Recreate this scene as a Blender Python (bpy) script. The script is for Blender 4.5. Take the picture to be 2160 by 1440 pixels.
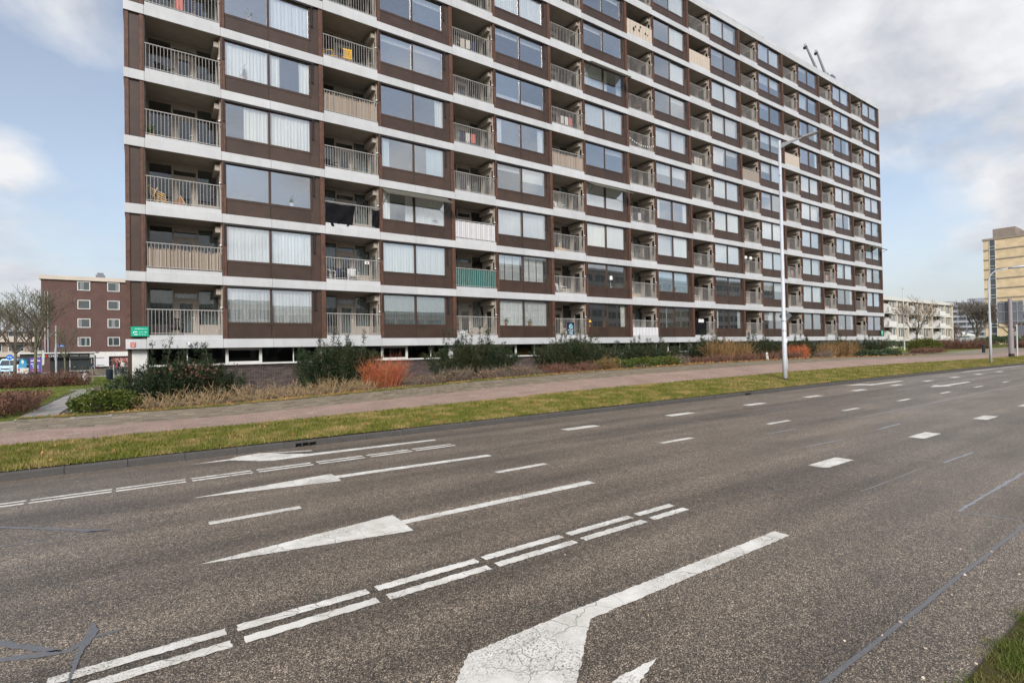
import bpy, bmesh, math, random
import numpy as np
from mathutils import Vector, Matrix, Euler

for o in list(bpy.data.objects):
    bpy.data.objects.remove(o, do_unlink=True)
SC = bpy.context.scene
COL = SC.collection
rnd = random.Random(7)
rng = np.random.default_rng(11)
R = math.radians

# ------------------------------------------------------------------ camera
CAMH = 1.95
cam = bpy.data.cameras.new('camera')
cam.sensor_width = 36.0
cam.lens = 1117.5357 * 36.0 / 2160.0
cam.clip_start = 0.05
cam.clip_end = 5000
camo = bpy.data.objects.new('camera', cam)
COL.objects.link(camo)
def cam_basis(yaw, pitch, roll):
    fwd = Vector((math.sin(yaw) * math.cos(pitch), math.cos(yaw) * math.cos(pitch), math.sin(pitch)))
    rt = Vector((math.cos(yaw), -math.sin(yaw), 0))
    up = rt.cross(fwd)
    rt2 = rt * math.cos(roll) + up * math.sin(roll)
    return rt2, rt2.cross(fwd), fwd
rt, up, fwd = cam_basis(0.6100, 0.0128, -0.0177)
camo.matrix_world = Matrix(((rt.x, up.x, -fwd.x, 0), (rt.y, up.y, -fwd.y, 0), (rt.z, up.z, -fwd.z, CAMH), (0, 0, 0, 1)))
SC.camera = camo
SC.render.resolution_x, SC.render.resolution_y = 1024, 682

# ------------------------------------------------------------------ sky, sun, exposure
SUN_EL, SUN_AZ = R(33), R(216)     # azimuth measured clockwise from +Y
world = bpy.data.worlds.new('World')
SC.world = world
world.use_nodes = True
wt = world.node_tree
wt.nodes.clear()
def wn(t, **kw):
    n = wt.nodes.new(t)
    for k, v in kw.items():
        setattr(n, k, v)
    return n
def wl(a, b):
    wt.links.new(a, b)
wout = wn('ShaderNodeOutputWorld'); wbg = wn('ShaderNodeBackground'); wl(wbg.outputs[0], wout.inputs[0])
wbg.inputs[1].default_value = 0.13
sky = wn('ShaderNodeTexSky', sky_type='NISHITA', sun_disc=False, sun_elevation=SUN_EL, sun_rotation=SUN_AZ, altitude=0, air_density=1.0, dust_density=2.2, ozone_density=1.0)
tc = wn('ShaderNodeTexCoord'); sep = wn('ShaderNodeSeparateXYZ'); wl(tc.outputs['Generated'], sep.inputs[0])
def wmath(op, a, b=None):
    n = wn('ShaderNodeMath', operation=op)
    for i, v in enumerate((a, b)):
        if v is None: continue
        if hasattr(v, 'links'): wl(v, n.inputs[i])
        else: n.inputs[i].default_value = v
    return n.outputs[0]
zc = wmath('ADD', wmath('MAXIMUM', sep.outputs[2], 0.0), 0.42)
cmb = wn('ShaderNodeCombineXYZ')
wl(wmath('DIVIDE', sep.outputs[0], zc), cmb.inputs[0]); wl(wmath('DIVIDE', sep.outputs[1], zc), cmb.inputs[1]); cmb.inputs[2].default_value = 3.7
def wnoise(scale, detail, rough, off):
    mp = wn('ShaderNodeMapping'); mp.inputs['Location'].default_value = off; wl(cmb.outputs[0], mp.inputs[0])
    n = wn('ShaderNodeTexNoise'); n.inputs['Scale'].default_value = scale; n.inputs['Detail'].default_value = detail; n.inputs['Roughness'].default_value = rough
    n.inputs['Distortion'].default_value = 0.25
    wl(mp.outputs[0], n.inputs[0]); return n.outputs[0]
def wramp(fac, stops):
    r = wn('ShaderNodeValToRGB')
    while len(r.color_ramp.elements) < len(stops): r.color_ramp.elements.new(0.5)
    for e, (p, c) in zip(r.color_ramp.elements, stops):
        e.position = p; e.color = (*c, 1) if len(c) == 3 else c
    wl(fac, r.inputs[0]); return r.outputs[0]
CLOUD_OFF = (17.0, -9.0, 0.0)
cl = wnoise(2.1, 10, 0.50, CLOUD_OFF)
mask = wramp(cl, [(0.44, (0.13, 0.13, 0.13)), (0.505, (0.44, 0.44, 0.44)), (0.565, (0.97, 0.97, 0.97))])
shade = wramp(wnoise(4.2, 7, 0.55, (4.1, 1.3, 0)), [(0.38, (3.25, 3.38, 3.68)), (0.60, (4.95, 4.97, 5.05))])
hz = wramp(sep.outputs[2], [(0.0, (0.70, 0.70, 0.70)), (0.10, (0.35, 0.35, 0.35)), (0.24, (0, 0, 0))])
mx1 = wn('ShaderNodeMix', data_type='RGBA'); wl(mask, mx1.inputs[0]); hs = wn('ShaderNodeHueSaturation'); hs.inputs['Saturation'].default_value = 0.80; wl(sky.outputs[0], hs.inputs['Color']); wl(hs.outputs[0], mx1.inputs[6]); wl(shade, mx1.inputs[7])
mx2 = wn('ShaderNodeMix', data_type='RGBA'); wl(hz, mx2.inputs[0]); wl(mx1.outputs[2], mx2.inputs[6]); mx2.inputs[7].default_value = (3.25, 3.4, 3.75, 1)
wl(mx2.outputs[2], wbg.inputs[0])

sd = bpy.data.lights.new('sun', 'SUN'); sd.energy = 3.0; sd.angle = R(16); sd.color = (1.0, 0.965, 0.92)
so = bpy.data.objects.new('sun', sd); COL.objects.link(so)
sdir = Vector((math.sin(SUN_AZ) * math.cos(SUN_EL), math.cos(SUN_AZ) * math.cos(SUN_EL), math.sin(SUN_EL)))
so.rotation_euler = sdir.to_track_quat('Z', 'Y').to_euler()
so.location = (0, -20, 40)

SC.view_settings.view_transform = 'Standard'
SC.view_settings.look = 'None'
SC.view_settings.gamma = 1.0
SC.view_settings.use_curve_mapping = False
SC.view_settings.exposure = 0.5
SC.render.engine = 'CYCLES'
SC.cycles.transparent_max_bounces = 12
SC.cycles.max_bounces = 6

# ------------------------------------------------------------------ materials
class NB:
    def __init__(s, name):
        s.m = bpy.data.materials.new(name); s.m.use_nodes = True
        s.t = s.m.node_tree; s.t.nodes.clear()
        s.out = s.n('ShaderNodeOutputMaterial')
        s._tc = None
    def n(s, t, **kw):
        x = s.t.nodes.new(t)
        for k, v in kw.items(): setattr(x, k, v)
        return x
    def l(s, a, b): s.t.links.new(a, b)
    def set(s, sock, v):
        if hasattr(v, 'links'): s.l(v, sock)
        elif isinstance(v, tuple) and len(v) == 3 and sock.type == 'RGBA': sock.default_value = (*v, 1)
        else: sock.default_value = v
    def obj(s):
        if not s._tc: s._tc = s.n('ShaderNodeTexCoord')
        return s._tc.outputs['Object']
    def pos(s):
        return s.n('ShaderNodeNewGeometry').outputs['Position']
    def map(s, v, scale=(1, 1, 1), loc=(0, 0, 0), rot=(0, 0, 0)):
        m = s.n('ShaderNodeMapping'); s.l(v, m.inputs[0]); m.inputs['Scale'].default_value = scale; m.inputs['Location'].default_value = loc; m.inputs['Rotation'].default_value = rot
        return m.outputs[0]
    def noise(s, v, scale, detail=4, rough=0.55, dist=0.0):
        n = s.n('ShaderNodeTexNoise'); s.l(v, n.inputs[0]); n.inputs['Scale'].default_value = scale; n.inputs['Detail'].default_value = detail
        n.inputs['Roughness'].default_value = rough; n.inputs['Distortion'].default_value = dist
        return n.outputs[0]
    def vor(s, v, scale, feature='F1', out='Distance', rand=1.0):
        n = s.n('ShaderNodeTexVoronoi', feature=feature); s.l(v, n.inputs[0]); n.inputs['Scale'].default_value = scale; n.inputs['Randomness'].default_value = rand
        return n.outputs[out]
    def ramp(s, f, stops, interp='LINEAR'):
        r = s.n('ShaderNodeValToRGB'); r.color_ramp.interpolation = interp
        while len(r.color_ramp.elements) < len(stops): r.color_ramp.elements.new(0.5)
        for e, (p, c) in zip(r.color_ramp.elements, stops):
            e.position = p; e.color = (c, c, c, 1) if not isinstance(c, tuple) else (*c, 1)
        s.l(f, r.inputs[0]); return r.outputs[0]
    def mix(s, f, a, b, blend='MIX'):
        m = s.n('ShaderNodeMix', data_type='RGBA', blend_type=blend)
        s.set(m.inputs[0], f); s.set(m.inputs[6], a); s.set(m.inputs[7], b)
        return m.outputs[2]
    def math(s, op, a, b=0.0):
        m = s.n('ShaderNodeMath', operation=op); s.set(m.inputs[0], a); s.set(m.inputs[1], b); return m.outputs[0]
    def bump(s, h, strength=0.3, dist=0.01):
        b = s.n('ShaderNodeBump'); b.inputs['Strength'].default_value = strength; b.inputs['Distance'].default_value = dist
        s.l(h, b.inputs['Height']); return b.outputs[0]
    def bsdf(s, color, rough=0.6, metal=0.0, normal=None, spec=0.4, **kw):
        p = s.n('ShaderNodeBsdfPrincipled'); s.set(p.inputs['Base Color'], color); s.set(p.inputs['Roughness'], rough); s.set(p.inputs['Metallic'], metal)
        p.inputs['Specular IOR Level'].default_value = spec
        if normal is not None: s.l(normal, p.inputs['Normal'])
        for k, v in kw.items(): s.set(p.inputs[k], v)
        return p.outputs[0]
    def done(s, sh): s.l(sh, s.out.inputs[0]); return s.m

def simple(name, color, rough=0.6, var=0.18, scale=3.0, metal=0.0, bump=0.0, bscale=60.0, spec=0.4, streak=0.0, ovar=0.0):
    b = NB(name); p = b.pos()
    f = b.noise(p, scale, 5, 0.6)
    lo = tuple(c * (1 - var) for c in color); hi = tuple(min(1, c * (1 + var)) for c in color)
    c = b.mix(b.ramp(f, [(0.3, 0.0), (0.7, 1.0)]), lo, hi)
    if ovar:
        c = b.mix(1.0, c, b.ramp(b.n('ShaderNodeObjectInfo').outputs['Random'], [(0.0, 1 - ovar), (1.0, 1 + ovar)]), 'MULTIPLY')
    if streak:
        s2 = b.noise(b.map(p, (2.1, 2.1, 0.22)), 2.2, 6, 0.7)
        c = b.mix(b.math('MULTIPLY', b.ramp(s2, [(0.5, 0.0), (0.75, 1.0)]), streak), c, tuple(v * 0.45 for v in color))
    nrm = b.bump(b.noise(p, bscale, 3), bump, 0.01) if bump else None
    return b.done(b.bsdf(c, rough, metal, nrm, spec))

M = {}
M['band'] = simple('white_enamel_panel', (0.44, 0.45, 0.462), 0.38, 0.08, 0.9, streak=0.20, ovar=0.05)
M['brown'] = simple('brown_panel', (0.045, 0.026, 0.018), 0.42, 0.20, 2.0, streak=0.2, spec=0.5, ovar=0.14)
M['rust'] = simple('rusty_brown_steel', (0.088, 0.042, 0.028), 0.6, 0.35, 6.0, streak=0.5)
M['dark'] = simple('dark_metal', (0.018, 0.016, 0.016), 0.5, 0.2)
M['cream'] = simple('cream_painted_wood', (0.32, 0.285, 0.245), 0.5, 0.08, 4.0, streak=0.15)
M['rail'] = simple('pale_painted_steel', (0.31, 0.30, 0.29), 0.45, 0.12, 8.0)
M['concrete'] = simple('grey_concrete', (0.27, 0.255, 0.235), 0.85, 0.18, 2.0, bump=0.2)
M['ceil'] = simple('balcony_ceiling_paint', (0.30, 0.275, 0.24), 0.85, 0.12, 2.0)
M['room'] = simple('room_wall', (0.28, 0.27, 0.255), 0.9, 0.1)
M['teal'] = simple('teal_room_wall', (0.08, 0.22, 0.24), 0.9, 0.1)
M['white'] = simple('white_paint', (0.54, 0.54, 0.52), 0.5, 0.06, 3.0, streak=0.2)
M['black'] = simple('black_plastic', (0.012, 0.012, 0.014), 0.5, 0.2)
M['plastic'] = simple('white_plastic', (0.62, 0.62, 0.61), 0.4, 0.03)
M['yellow'] = simple('yellow_plastic', (0.75, 0.42, 0.03), 0.4, 0.05)
M['wood'] = simple('brown_wood', (0.25, 0.13, 0.06), 0.7, 0.3, 8.0)
M['lightwood'] = simple('light_wood', (0.55, 0.40, 0.26), 0.7, 0.15, 4.0)
M['greywood'] = simple('weathered_wood', (0.24, 0.21, 0.17), 0.8, 0.25, 6.0)
M['blackcloth'] = simple('black_cloth', (0.007, 0.007, 0.009), 0.85, 0.3, 4.0, spec=0.1)
M['whitecloth'] = simple('white_cloth', (0.52, 0.52, 0.54), 0.8, 0.05)
M['beigecloth'] = simple('beige_screen', (0.43, 0.37, 0.31), 0.8, 0.1, 5.0, streak=0.2)
M['navy'] = simple('navy_board', (0.012, 0.02, 0.055), 0.4, 0.05)
M['lightblue'] = simple('light_blue_print', (0.40, 0.72, 0.80), 0.5, 0.03)
M['greensign'] = simple('green_sign', (0.004, 0.33, 0.20), 0.35, 0.03)
M['printwhite'] = simple('white_print', (0.8, 0.8, 0.8), 0.5, 0.02)
M['redsign'] = simple('faded_red_plate', (0.42, 0.13, 0.11), 0.5, 0.15, 20.0)
M['pinkprint'] = simple('pale_pink_print', (0.75, 0.45, 0.42), 0.5, 0.1)
M['red'] = simple('red_plastic', (0.45, 0.015, 0.02), 0.4, 0.1)
M['terra'] = simple('terracotta', (0.42, 0.15, 0.07), 0.8, 0.15)
M['lamp'] = simple('galvanised_steel', (0.44, 0.465, 0.50), 0.45, 0.10, 2.0, metal=0.1, streak=0.25)
M['lamphead'] = simple('grey_lamp_head', (0.33, 0.35, 0.37), 0.4, 0.08, metal=0.3)
M['signback'] = simple('grey_sign_back', (0.16, 0.175, 0.20), 0.5, 0.08, metal=0.3)
M['mauve'] = simple('grey_post_paint', (0.22, 0.20, 0.215), 0.5, 0.1)
M['bark'] = simple('tree_bark', (0.115, 0.098, 0.08), 0.9, 0.35, 12.0, bump=0.5)  # base colour lightened to suggest haze over the distant trees
M['barkgreen'] = simple('mossy_bark', (0.10, 0.095, 0.06), 0.9, 0.35, 12.0, bump=0.5)
M['twig'] = simple('twig_bark', (0.13, 0.10, 0.085), 0.9, 0.3, 12.0)  # paler tone paints distance haze onto the far bare trees
M['soil'] = simple('planting_soil', (0.085, 0.062, 0.042), 0.95, 0.45, 3.0, bump=0.6, bscale=25)
M['gutter'] = simple('iron_gutter', (0.035, 0.035, 0.045), 0.6, 0.3)
M['skin'] = simple('skin', (0.50, 0.32, 0.24), 0.6, 0.05)
M['hair'] = simple('dark_hair', (0.03, 0.02, 0.015), 0.6, 0.1)
M['darkcoat'] = simple('dark_coat', (0.022, 0.022, 0.035), 0.8, 0.2)
M['lightcoat'] = simple('pale_coat', (0.48, 0.46, 0.42), 0.8, 0.1)
M['jeans'] = simple('jeans', (0.04, 0.06, 0.11), 0.8, 0.1)
M['tyre'] = simple('rubber', (0.015, 0.015, 0.015), 0.8, 0.1)
M['carwhite'] = simple('white_car_paint', (0.70, 0.72, 0.74), 0.2, 0.02)
M['carsilver'] = simple('silver_car_paint', (0.42, 0.44, 0.46), 0.25, 0.02, metal=0.4)
M['vanblue'] = simple('pale_blue_van_paint', (0.45, 0.66, 0.80), 0.25, 0.02)
M['blue'] = simple('blue_sign', (0.01, 0.13, 0.50), 0.4, 0.03)
M['cyan'] = simple('blue_flag_cloth', (0.04, 0.28, 0.48), 0.8, 0.1)
M['purple'] = simple('purple_poster', (0.10, 0.065, 0.28), 0.4, 0.15, 3.0)
M['orange'] = simple('orange_print', (0.70, 0.20, 0.05), 0.5, 0.1)
M['flagw'] = simple('pale_flag_cloth', (0.6, 0.66, 0.6), 0.8, 0.1)
M['kiosk'] = simple('black_kiosk_cladding', (0.016, 0.019, 0.019), 0.55, 0.15)
M['cardboard'] = simple('cardboard', (0.42, 0.27, 0.12), 0.8, 0.1)
M['beigewall'] = simple('beige_render', (0.46, 0.41, 0.35), 0.85, 0.08, 0.5)
M['greywall'] = simple('hazed_grey_cladding', (0.26, 0.28, 0.32), 0.7, 0.06, 0.3)  # far offices; bluish cast of distance haze is put into the colour
M['buffwall'] = simple('grey_brown_brick_wall', (0.22, 0.18, 0.15), 0.85, 0.12, 0.5)
M['leafdead'] = None

def mk_glass(name, tint=(0.82, 0.88, 0.87), base=0.10, wav=0.0008, extra=1.25, vary=0.0):
    b = NB(name); p = b.pos()
    nrm = b.bump(b.noise(p, 1.3, 2, 0.5), wav, 1.0)
    ge = b.n('ShaderNodeNewGeometry'); dt = b.n('ShaderNodeVectorMath', operation='DOT_PRODUCT'); b.l(ge.outputs['Normal'], dt.inputs[0]); b.l(ge.outputs['Incoming'], dt.inputs[1])
    fr = b.math('POWER', b.math('SUBTRACT', 1.0, b.math('ABSOLUTE', dt.outputs['Value'])), 3.0)
    rv = b.math('MULTIPLY', b.math('SUBTRACT', b.n('ShaderNodeObjectInfo').outputs['Random'], 0.5), vary)
    f = b.math('MINIMUM', b.math('ADD', b.math('ADD', b.math('MULTIPLY', fr, extra), base), rv), 0.95)
    tr = b.n('ShaderNodeBsdfTransparent'); tr.inputs[0].default_value = (*tint, 1)
    gl = b.n('ShaderNodeBsdfGlossy'); gl.inputs['Roughness'].default_value = 0.0; gl.inputs[0].default_value = (0.94, 0.97, 1.0, 1); b.l(nrm, gl.inputs['Normal'])
    mxs = b.n('ShaderNodeMixShader'); b.l(f, mxs.inputs[0]); b.l(tr.outputs[0], mxs.inputs[1]); b.l(gl.outputs[0], mxs.inputs[2])
    return b.done(mxs.outputs[0])
M['glass'] = mk_glass('window_glass', (0.98, 0.99, 0.985), base=0.28, extra=0.8, vary=0.14)
M['glass2'] = mk_glass('balcony_glass', (0.92, 0.94, 0.93), base=0.05, extra=0.8)
M['glassdark'] = mk_glass('basement_glass', (0.55, 0.57, 0.56), 0.04, extra=0.7)
M['farglass'] = NB('far_window_glass'); _b = M['farglass']; M['farglass'] = _b.done(_b.bsdf((0.045, 0.055, 0.06), 0.06, spec=0.9))

def mk_curtain(name, col, trans=0.35):
    b = NB(name); p = b.pos()
    f = b.noise(b.map(p, (18, 18, 0.4)), 1.0, 3)
    c = b.mix(b.ramp(f, [(0.35, 0.0), (0.65, 1.0)]), tuple(v * 0.84 for v in col), col)
    d = b.n('ShaderNodeBsdfDiffuse'); b.set(d.inputs[0], c)
    t = b.n('ShaderNodeBsdfTranslucent'); b.set(t.inputs[0], c)
    m = b.n('ShaderNodeMixShader'); m.inputs[0].default_value = trans; b.l(d.outputs[0], m.inputs[1]); b.l(t.outputs[0], m.inputs[2])
    return b.done(m.outputs[0])
M['sheer'] = mk_curtain('white_net_curtain', (0.76, 0.78, 0.78), 0.08)
M['offwhite'] = mk_curtain('offwhite_curtain', (0.74, 0.74, 0.70), 0.08)
M['greynet'] = mk_curtain('grey_net_curtain', (0.30, 0.33, 0.33))
M['bluecurt'] = mk_curtain('pale_blue_curtain', (0.46, 0.58, 0.68), 0.1)
M['darkcurt'] = mk_curtain('dark_net_curtain', (0.16, 0.155, 0.13))
M['blind'] = mk_curtain('white_blind', (0.74, 0.75, 0.75), 0.1)

def mk_asphalt():
    b = NB('worn_asphalt'); p = b.pos()
    v1 = b.n('ShaderNodeTexVoronoi', feature='F1'); b.l(p, v1.inputs[0]); v1.inputs['Scale'].default_value = 165
    s1 = b.n('ShaderNodeSeparateColor'); b.l(v1.outputs['Color'], s1.inputs[0])
    chips = b.ramp(s1.outputs[0], [(0.0, (0.026, 0.020, 0.016)), (0.40, (0.059, 0.046, 0.035)), (0.70, (0.134, 0.104, 0.077)), (0.88, (0.285, 0.228, 0.172)), (1.0, (0.50, 0.42, 0.33))])
    v2 = b.n('ShaderNodeTexVoronoi', feature='F1'); b.l(p, v2.inputs[0]); v2.inputs['Scale'].default_value = 38
    s2 = b.n('ShaderNodeSeparateColor'); b.l(v2.outputs['Color'], s2.inputs[0])
    c = b.mix(1.0, chips, b.ramp(s2.outputs[1], [(0.0, 0.78), (0.6, 1.0), (1.0, 1.28)]), 'MULTIPLY')
    big = b.noise(b.map(p, (0.35, 1.1, 1)), 0.9, 6, 0.6)
    c = b.mix(1.0, c, b.ramp(big, [(0.28, 0.64), (0.5, 0.98), (0.72, 1.30)]), 'MULTIPLY')
    trk = b.noise(b.map(p, (0.025, 1.35, 1)), 1.0, 3, 0.5)
    c = b.mix(1.0, c, b.ramp(trk, [(0.36, 0.70), (0.5, 1.02), (0.64, 1.26)]), 'MULTIPLY')
    st = b.noise(p, 1.7, 6, 0.7)
    c = b.mix(b.math('MULTIPLY', b.ramp(st, [(0.58, 0.0), (0.74, 1.0)]), 0.5), c, (0.032, 0.029, 0.027))
    h = b.math('ADD', v1.outputs['Distance'], b.math('MULTIPLY', b.noise(p, 160, 2), 0.4))
    return b.done(b.bsdf(c, 0.48, 0, b.bump(h, 0.5, 0.006), 0.6))
M['asphalt'] = mk_asphalt()

def mk_paint():
    b = NB('road_paint'); p = b.pos()
    base = b.mix(b.ramp(b.noise(p, 3.0, 6, 0.65), [(0.3, 0.0), (0.75, 1.0)]), (0.45, 0.43, 0.39), (0.72, 0.71, 0.68))
    wear = b.math('MULTIPLY', b.ramp(b.noise(p, 70, 4, 0.7), [(0.50, 0.0), (0.62, 1.0)]), b.ramp(b.noise(p, 1.6, 4), [(0.46, 0.0), (0.64, 0.95)]))
    dp = b.math('ADD', 0.0, 0.0)
    ds = b.n('ShaderNodeVectorMath', operation='ADD'); b.l(p, ds.inputs[0])
    nn = b.n('ShaderNodeTexNoise'); b.l(p, nn.inputs[0]); nn.inputs['Scale'].default_value = 9
    sc = b.n('ShaderNodeVectorMath', operation='SCALE'); b.l(nn.outputs['Color'], sc.inputs[0]); sc.inputs['Scale'].default_value = 0.09
    b.l(sc.outputs[0], ds.inputs[1])
    cr = b.vor(ds.outputs[0], 4.2, 'DISTANCE_TO_EDGE')
    crack = b.math('MULTIPLY', b.ramp(cr, [(0.006, 1.0), (0.016, 0.0)]), b.ramp(b.noise(p, 2.0, 2), [(0.40, 0.0), (0.52, 0.75)]))
    m = b.math('MAXIMUM', wear, crack)
    c = b.mix(m, base, (0.075, 0.066, 0.058))
    return b.done(b.bsdf(c, 0.65, 0, b.bump(b.noise(p, 90, 3), 0.35, 0.004), 0.3))
M['paint'] = mk_paint()
def mk_tar():
    b = NB('joint_sealant'); p = b.pos()
    f = b.noise(p, 30, 4, 0.7)
    return b.done(b.bsdf(b.mix(f, (0.06, 0.06, 0.066), (0.15, 0.152, 0.162)), 0.4, 0, b.bump(f, 0.2, 0.005), 0.5))
M['tar'] = mk_tar()
M['loop'] = simple('pale_loop_sealant', (0.20, 0.205, 0.225), 0.4, 0.3, 20.0)
def mk_kerb():
    b = NB('kerb_concrete'); p = b.pos()
    f = b.noise(p, 5, 6, 0.7); g = b.noise(p, 90, 3, 0.6)
    c = b.mix(f, (0.024, 0.023, 0.023), (0.080, 0.076, 0.073))
    c = b.mix(b.ramp(g, [(0.45, 0.0), (0.7, 0.4)]), c, (0.15, 0.142, 0.135))
    return b.done(b.bsdf(c, 0.8, 0, b.bump(g, 0.4, 0.006)))
M['kerb'] = mk_kerb()
def mk_bike():
    b = NB('red_bike_path_asphalt'); p = b.pos()
    v = b.n('ShaderNodeTexVoronoi'); b.l(p, v.inputs[0]); v.inputs['Scale'].default_value = 55
    s = b.n('ShaderNodeSeparateColor'); b.l(v.outputs['Color'], s.inputs[0])
    c = b.ramp(s.outputs[0], [(0.0, (0.195, 0.130, 0.105)), (0.7, (0.285, 0.197, 0.163)), (1.0, (0.45, 0.34, 0.28))])
    c = b.mix(1.0, c, b.ramp(b.noise(p, 1.1, 5, 0.6), [(0.3, 0.78), (0.7, 1.15)]), 'MULTIPLY')
    return b.done(b.bsdf(c, 0.8, 0, b.bump(v.outputs['Distance'], 0.3, 0.006)))
M['bike'] = mk_bike()
def mk_tile(name, a, c2, moss):
    b = NB(name); p = b.pos()
    gi = b.n('ShaderNodeObjectInfo').outputs['Random']; isl = b.n('ShaderNodeNewGeometry').outputs['Random Per Island']
    r = b.math('FRACT', b.math('ADD', gi, isl))
    c = b.mix(b.ramp(r, [(0.0, 0.0), (0.15, 0.35), (0.85, 0.6), (1.0, 1.0)]), a, c2)
    c = b.mix(b.ramp(b.noise(p, 4.5, 6, 0.7), [(0.45, 0.0), (0.72, 0.75)]), c, moss)
    g = b.noise(p, 70, 3)
    c = b.mix(1.0, c, b.ramp(g, [(0.3, 0.82), (0.7, 1.15)]), 'MULTIPLY')
    return b.done(b.bsdf(c, 0.85, 0, b.bump(g, 0.3, 0.004)))
M['tile'] = mk_tile('concrete_paving_tile', (0.12, 0.097, 0.072), (0.285, 0.235, 0.175), (0.105, 0.095, 0.050))
M['pathtile'] = mk_tile('grey_path_tile', (0.17, 0.165, 0.16), (0.40, 0.385, 0.37), (0.22, 0.21, 0.18))
M['edge'] = simple('dirty_edge_concrete', (0.10, 0.088, 0.074), 0.85, 0.45, 6.0, bump=0.4, bscale=90)
M['joint'] = simple('paving_joint_sand', (0.06, 0.052, 0.04), 0.95, 0.3, 5.0)
def mk_ground(name, stops, sc=0.7):
    b = NB(name); p = b.pos()
    f = b.noise(p, sc, 7, 0.65); g = b.noise(p, 22, 5, 0.7)
    m = b.math('ADD', b.math('MULTIPLY', f, 0.6), b.math('MULTIPLY', g, 0.4))
    c = b.ramp(m, stops)
    return b.done(b.bsdf(c, 0.95, 0, b.bump(g, 0.8, 0.03), 0.1))
M['grassbase'] = mk_ground('verge_turf', [(0.33, (0.06, 0.065, 0.016)), (0.46, (0.13, 0.12, 0.032)), (0.56, (0.21, 0.155, 0.06)), (0.70, (0.09, 0.105, 0.022))])
M['nearsoil'] = mk_ground('near_verge_soil', [(0.35, (0.030, 0.026, 0.016)), (0.5, (0.065, 0.058, 0.024)), (0.65, (0.085, 0.085, 0.022))], 3.0)
M['lawn'] = mk_ground('lawn_turf', [(0.33, (0.06, 0.09, 0.018)), (0.5, (0.11, 0.14, 0.028)), (0.66, (0.16, 0.17, 0.045))])
M['far'] = mk_ground('far_ground', [(0.3, (0.07, 0.08, 0.05)), (0.7, (0.14, 0.14, 0.10))], 0.05)
def mk_leaf(name, a, c2, c3, patch=0.9, rough=0.6, trans=0.25):
    b = NB(name); g = b.n('ShaderNodeNewGeometry')
    c = b.mix(g.outputs['Random Per Island'], a, c2)
    c = b.mix(b.ramp(b.noise(g.outputs['Position'], patch, 5, 0.65), [(0.46, 0.0), (0.66, 0.9)]), c, c3)
    p = b.bsdf(c, rough, spec=0.3)
    t = b.n('ShaderNodeBsdfTranslucent'); b.set(t.inputs[0], c)
    m = b.n('ShaderNodeMixShader'); m.inputs[0].default_value = trans; b.l(p, m.inputs[1]); b.l(t.outputs[0], m.inputs[2])
    return b.done(m.outputs[0])
M['grass'] = mk_leaf('grass_blades', (0.055, 0.080, 0.011), (0.22, 0.225, 0.035), (0.42, 0.30, 0.13), 1.5)
M['grass2'] = mk_leaf('near_grass_blades', (0.055, 0.085, 0.012), (0.13, 0.17, 0.03), (0.24, 0.19, 0.07), 5.0)
M['lawngrass'] = mk_leaf('lawn_blades', (0.075, 0.115, 0.016), (0.16, 0.20, 0.035), (0.20, 0.18, 0.055), 0.7)
M['yew'] = mk_leaf('dark_conifer_needles', (0.010, 0.022, 0.010), (0.036, 0.058, 0.022), (0.05, 0.045, 0.018), 0.9, trans=0.12)
M['laurel'] = mk_leaf('glossy_green_leaves', (0.028, 0.060, 0.010), (0.105, 0.135, 0.025), (0.13, 0.12, 0.03), 1.5, 0.35)
M['deepgreen'] = mk_leaf('dark_green_leaves', (0.022, 0.048, 0.020), (0.075, 0.105, 0.05), (0.06, 0.065, 0.03), 1.5, 0.4)
M['ballgreen'] = mk_leaf('clipped_bush_leaves', (0.05, 0.065, 0.010), (0.12, 0.125, 0.02), (0.07, 0.085, 0.015), 1.0)
M['dogwood'] = mk_leaf('orange_red_stems', (0.24, 0.070, 0.026), (0.45, 0.145, 0.052), (0.33, 0.070, 0.045), 1.2, 0.6, 0.0)
M['tan'] = mk_leaf('tan_bare_stems', (0.20, 0.135, 0.07), (0.38, 0.28, 0.155), (0.25, 0.17, 0.095), 1.2, 0.8, 0.0)
M['redbrown'] = mk_leaf('red_brown_twigs', (0.085, 0.042, 0.032), (0.20, 0.095, 0.062), (0.115, 0.075, 0.055), 1.2, 0.8, 0.0)
M['greytwig'] = mk_leaf('grey_brown_twigs', (0.09, 0.070, 0.058), (0.20, 0.155, 0.125), (0.11, 0.09, 0.06), 1.2, 0.8, 0.0)
M['ochre'] = mk_leaf('ochre_stems', (0.15, 0.085, 0.035), (0.27, 0.165, 0.07), (0.17, 0.10, 0.045), 1.2, 0.8, 0.0)
M['bud'] = mk_leaf('pale_buds', (0.45, 0.34, 0.25), (0.62, 0.52, 0.42), (0.35, 0.24, 0.12), 1.2, 0.8, 0.0)
M['deadleaf'] = mk_leaf('fallen_leaves', (0.22, 0.085, 0.03), (0.45, 0.24, 0.10), (0.30, 0.15, 0.06), 3.0, 0.8, 0.1)
def mk_brick(name, c1, c2, mortar, rand=True):
    b = NB(name); g = b.n('ShaderNodeNewGeometry')
    c = b.mix(b.math('FRACT', b.math('ADD', g.outputs['Random Per Island'], b.n('ShaderNodeObjectInfo').outputs['Random'])), c1, c2)
    c = b.mix(1.0, c, b.ramp(b.noise(g.outputs['Position'], 3, 5), [(0.3, 0.8), (0.7, 1.15)]), 'MULTIPLY')
    return b.done(b.bsdf(c, 0.85, 0, b.bump(b.noise(g.outputs['Position'], 80, 3), 0.3, 0.004)))
M['brick'] = mk_brick('purple_brown_brick', (0.048, 0.037, 0.036), (0.098, 0.075, 0.070), None)
M['mortar'] = simple('pale_mortar', (0.27, 0.235, 0.21), 0.9, 0.15, 6.0)
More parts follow.
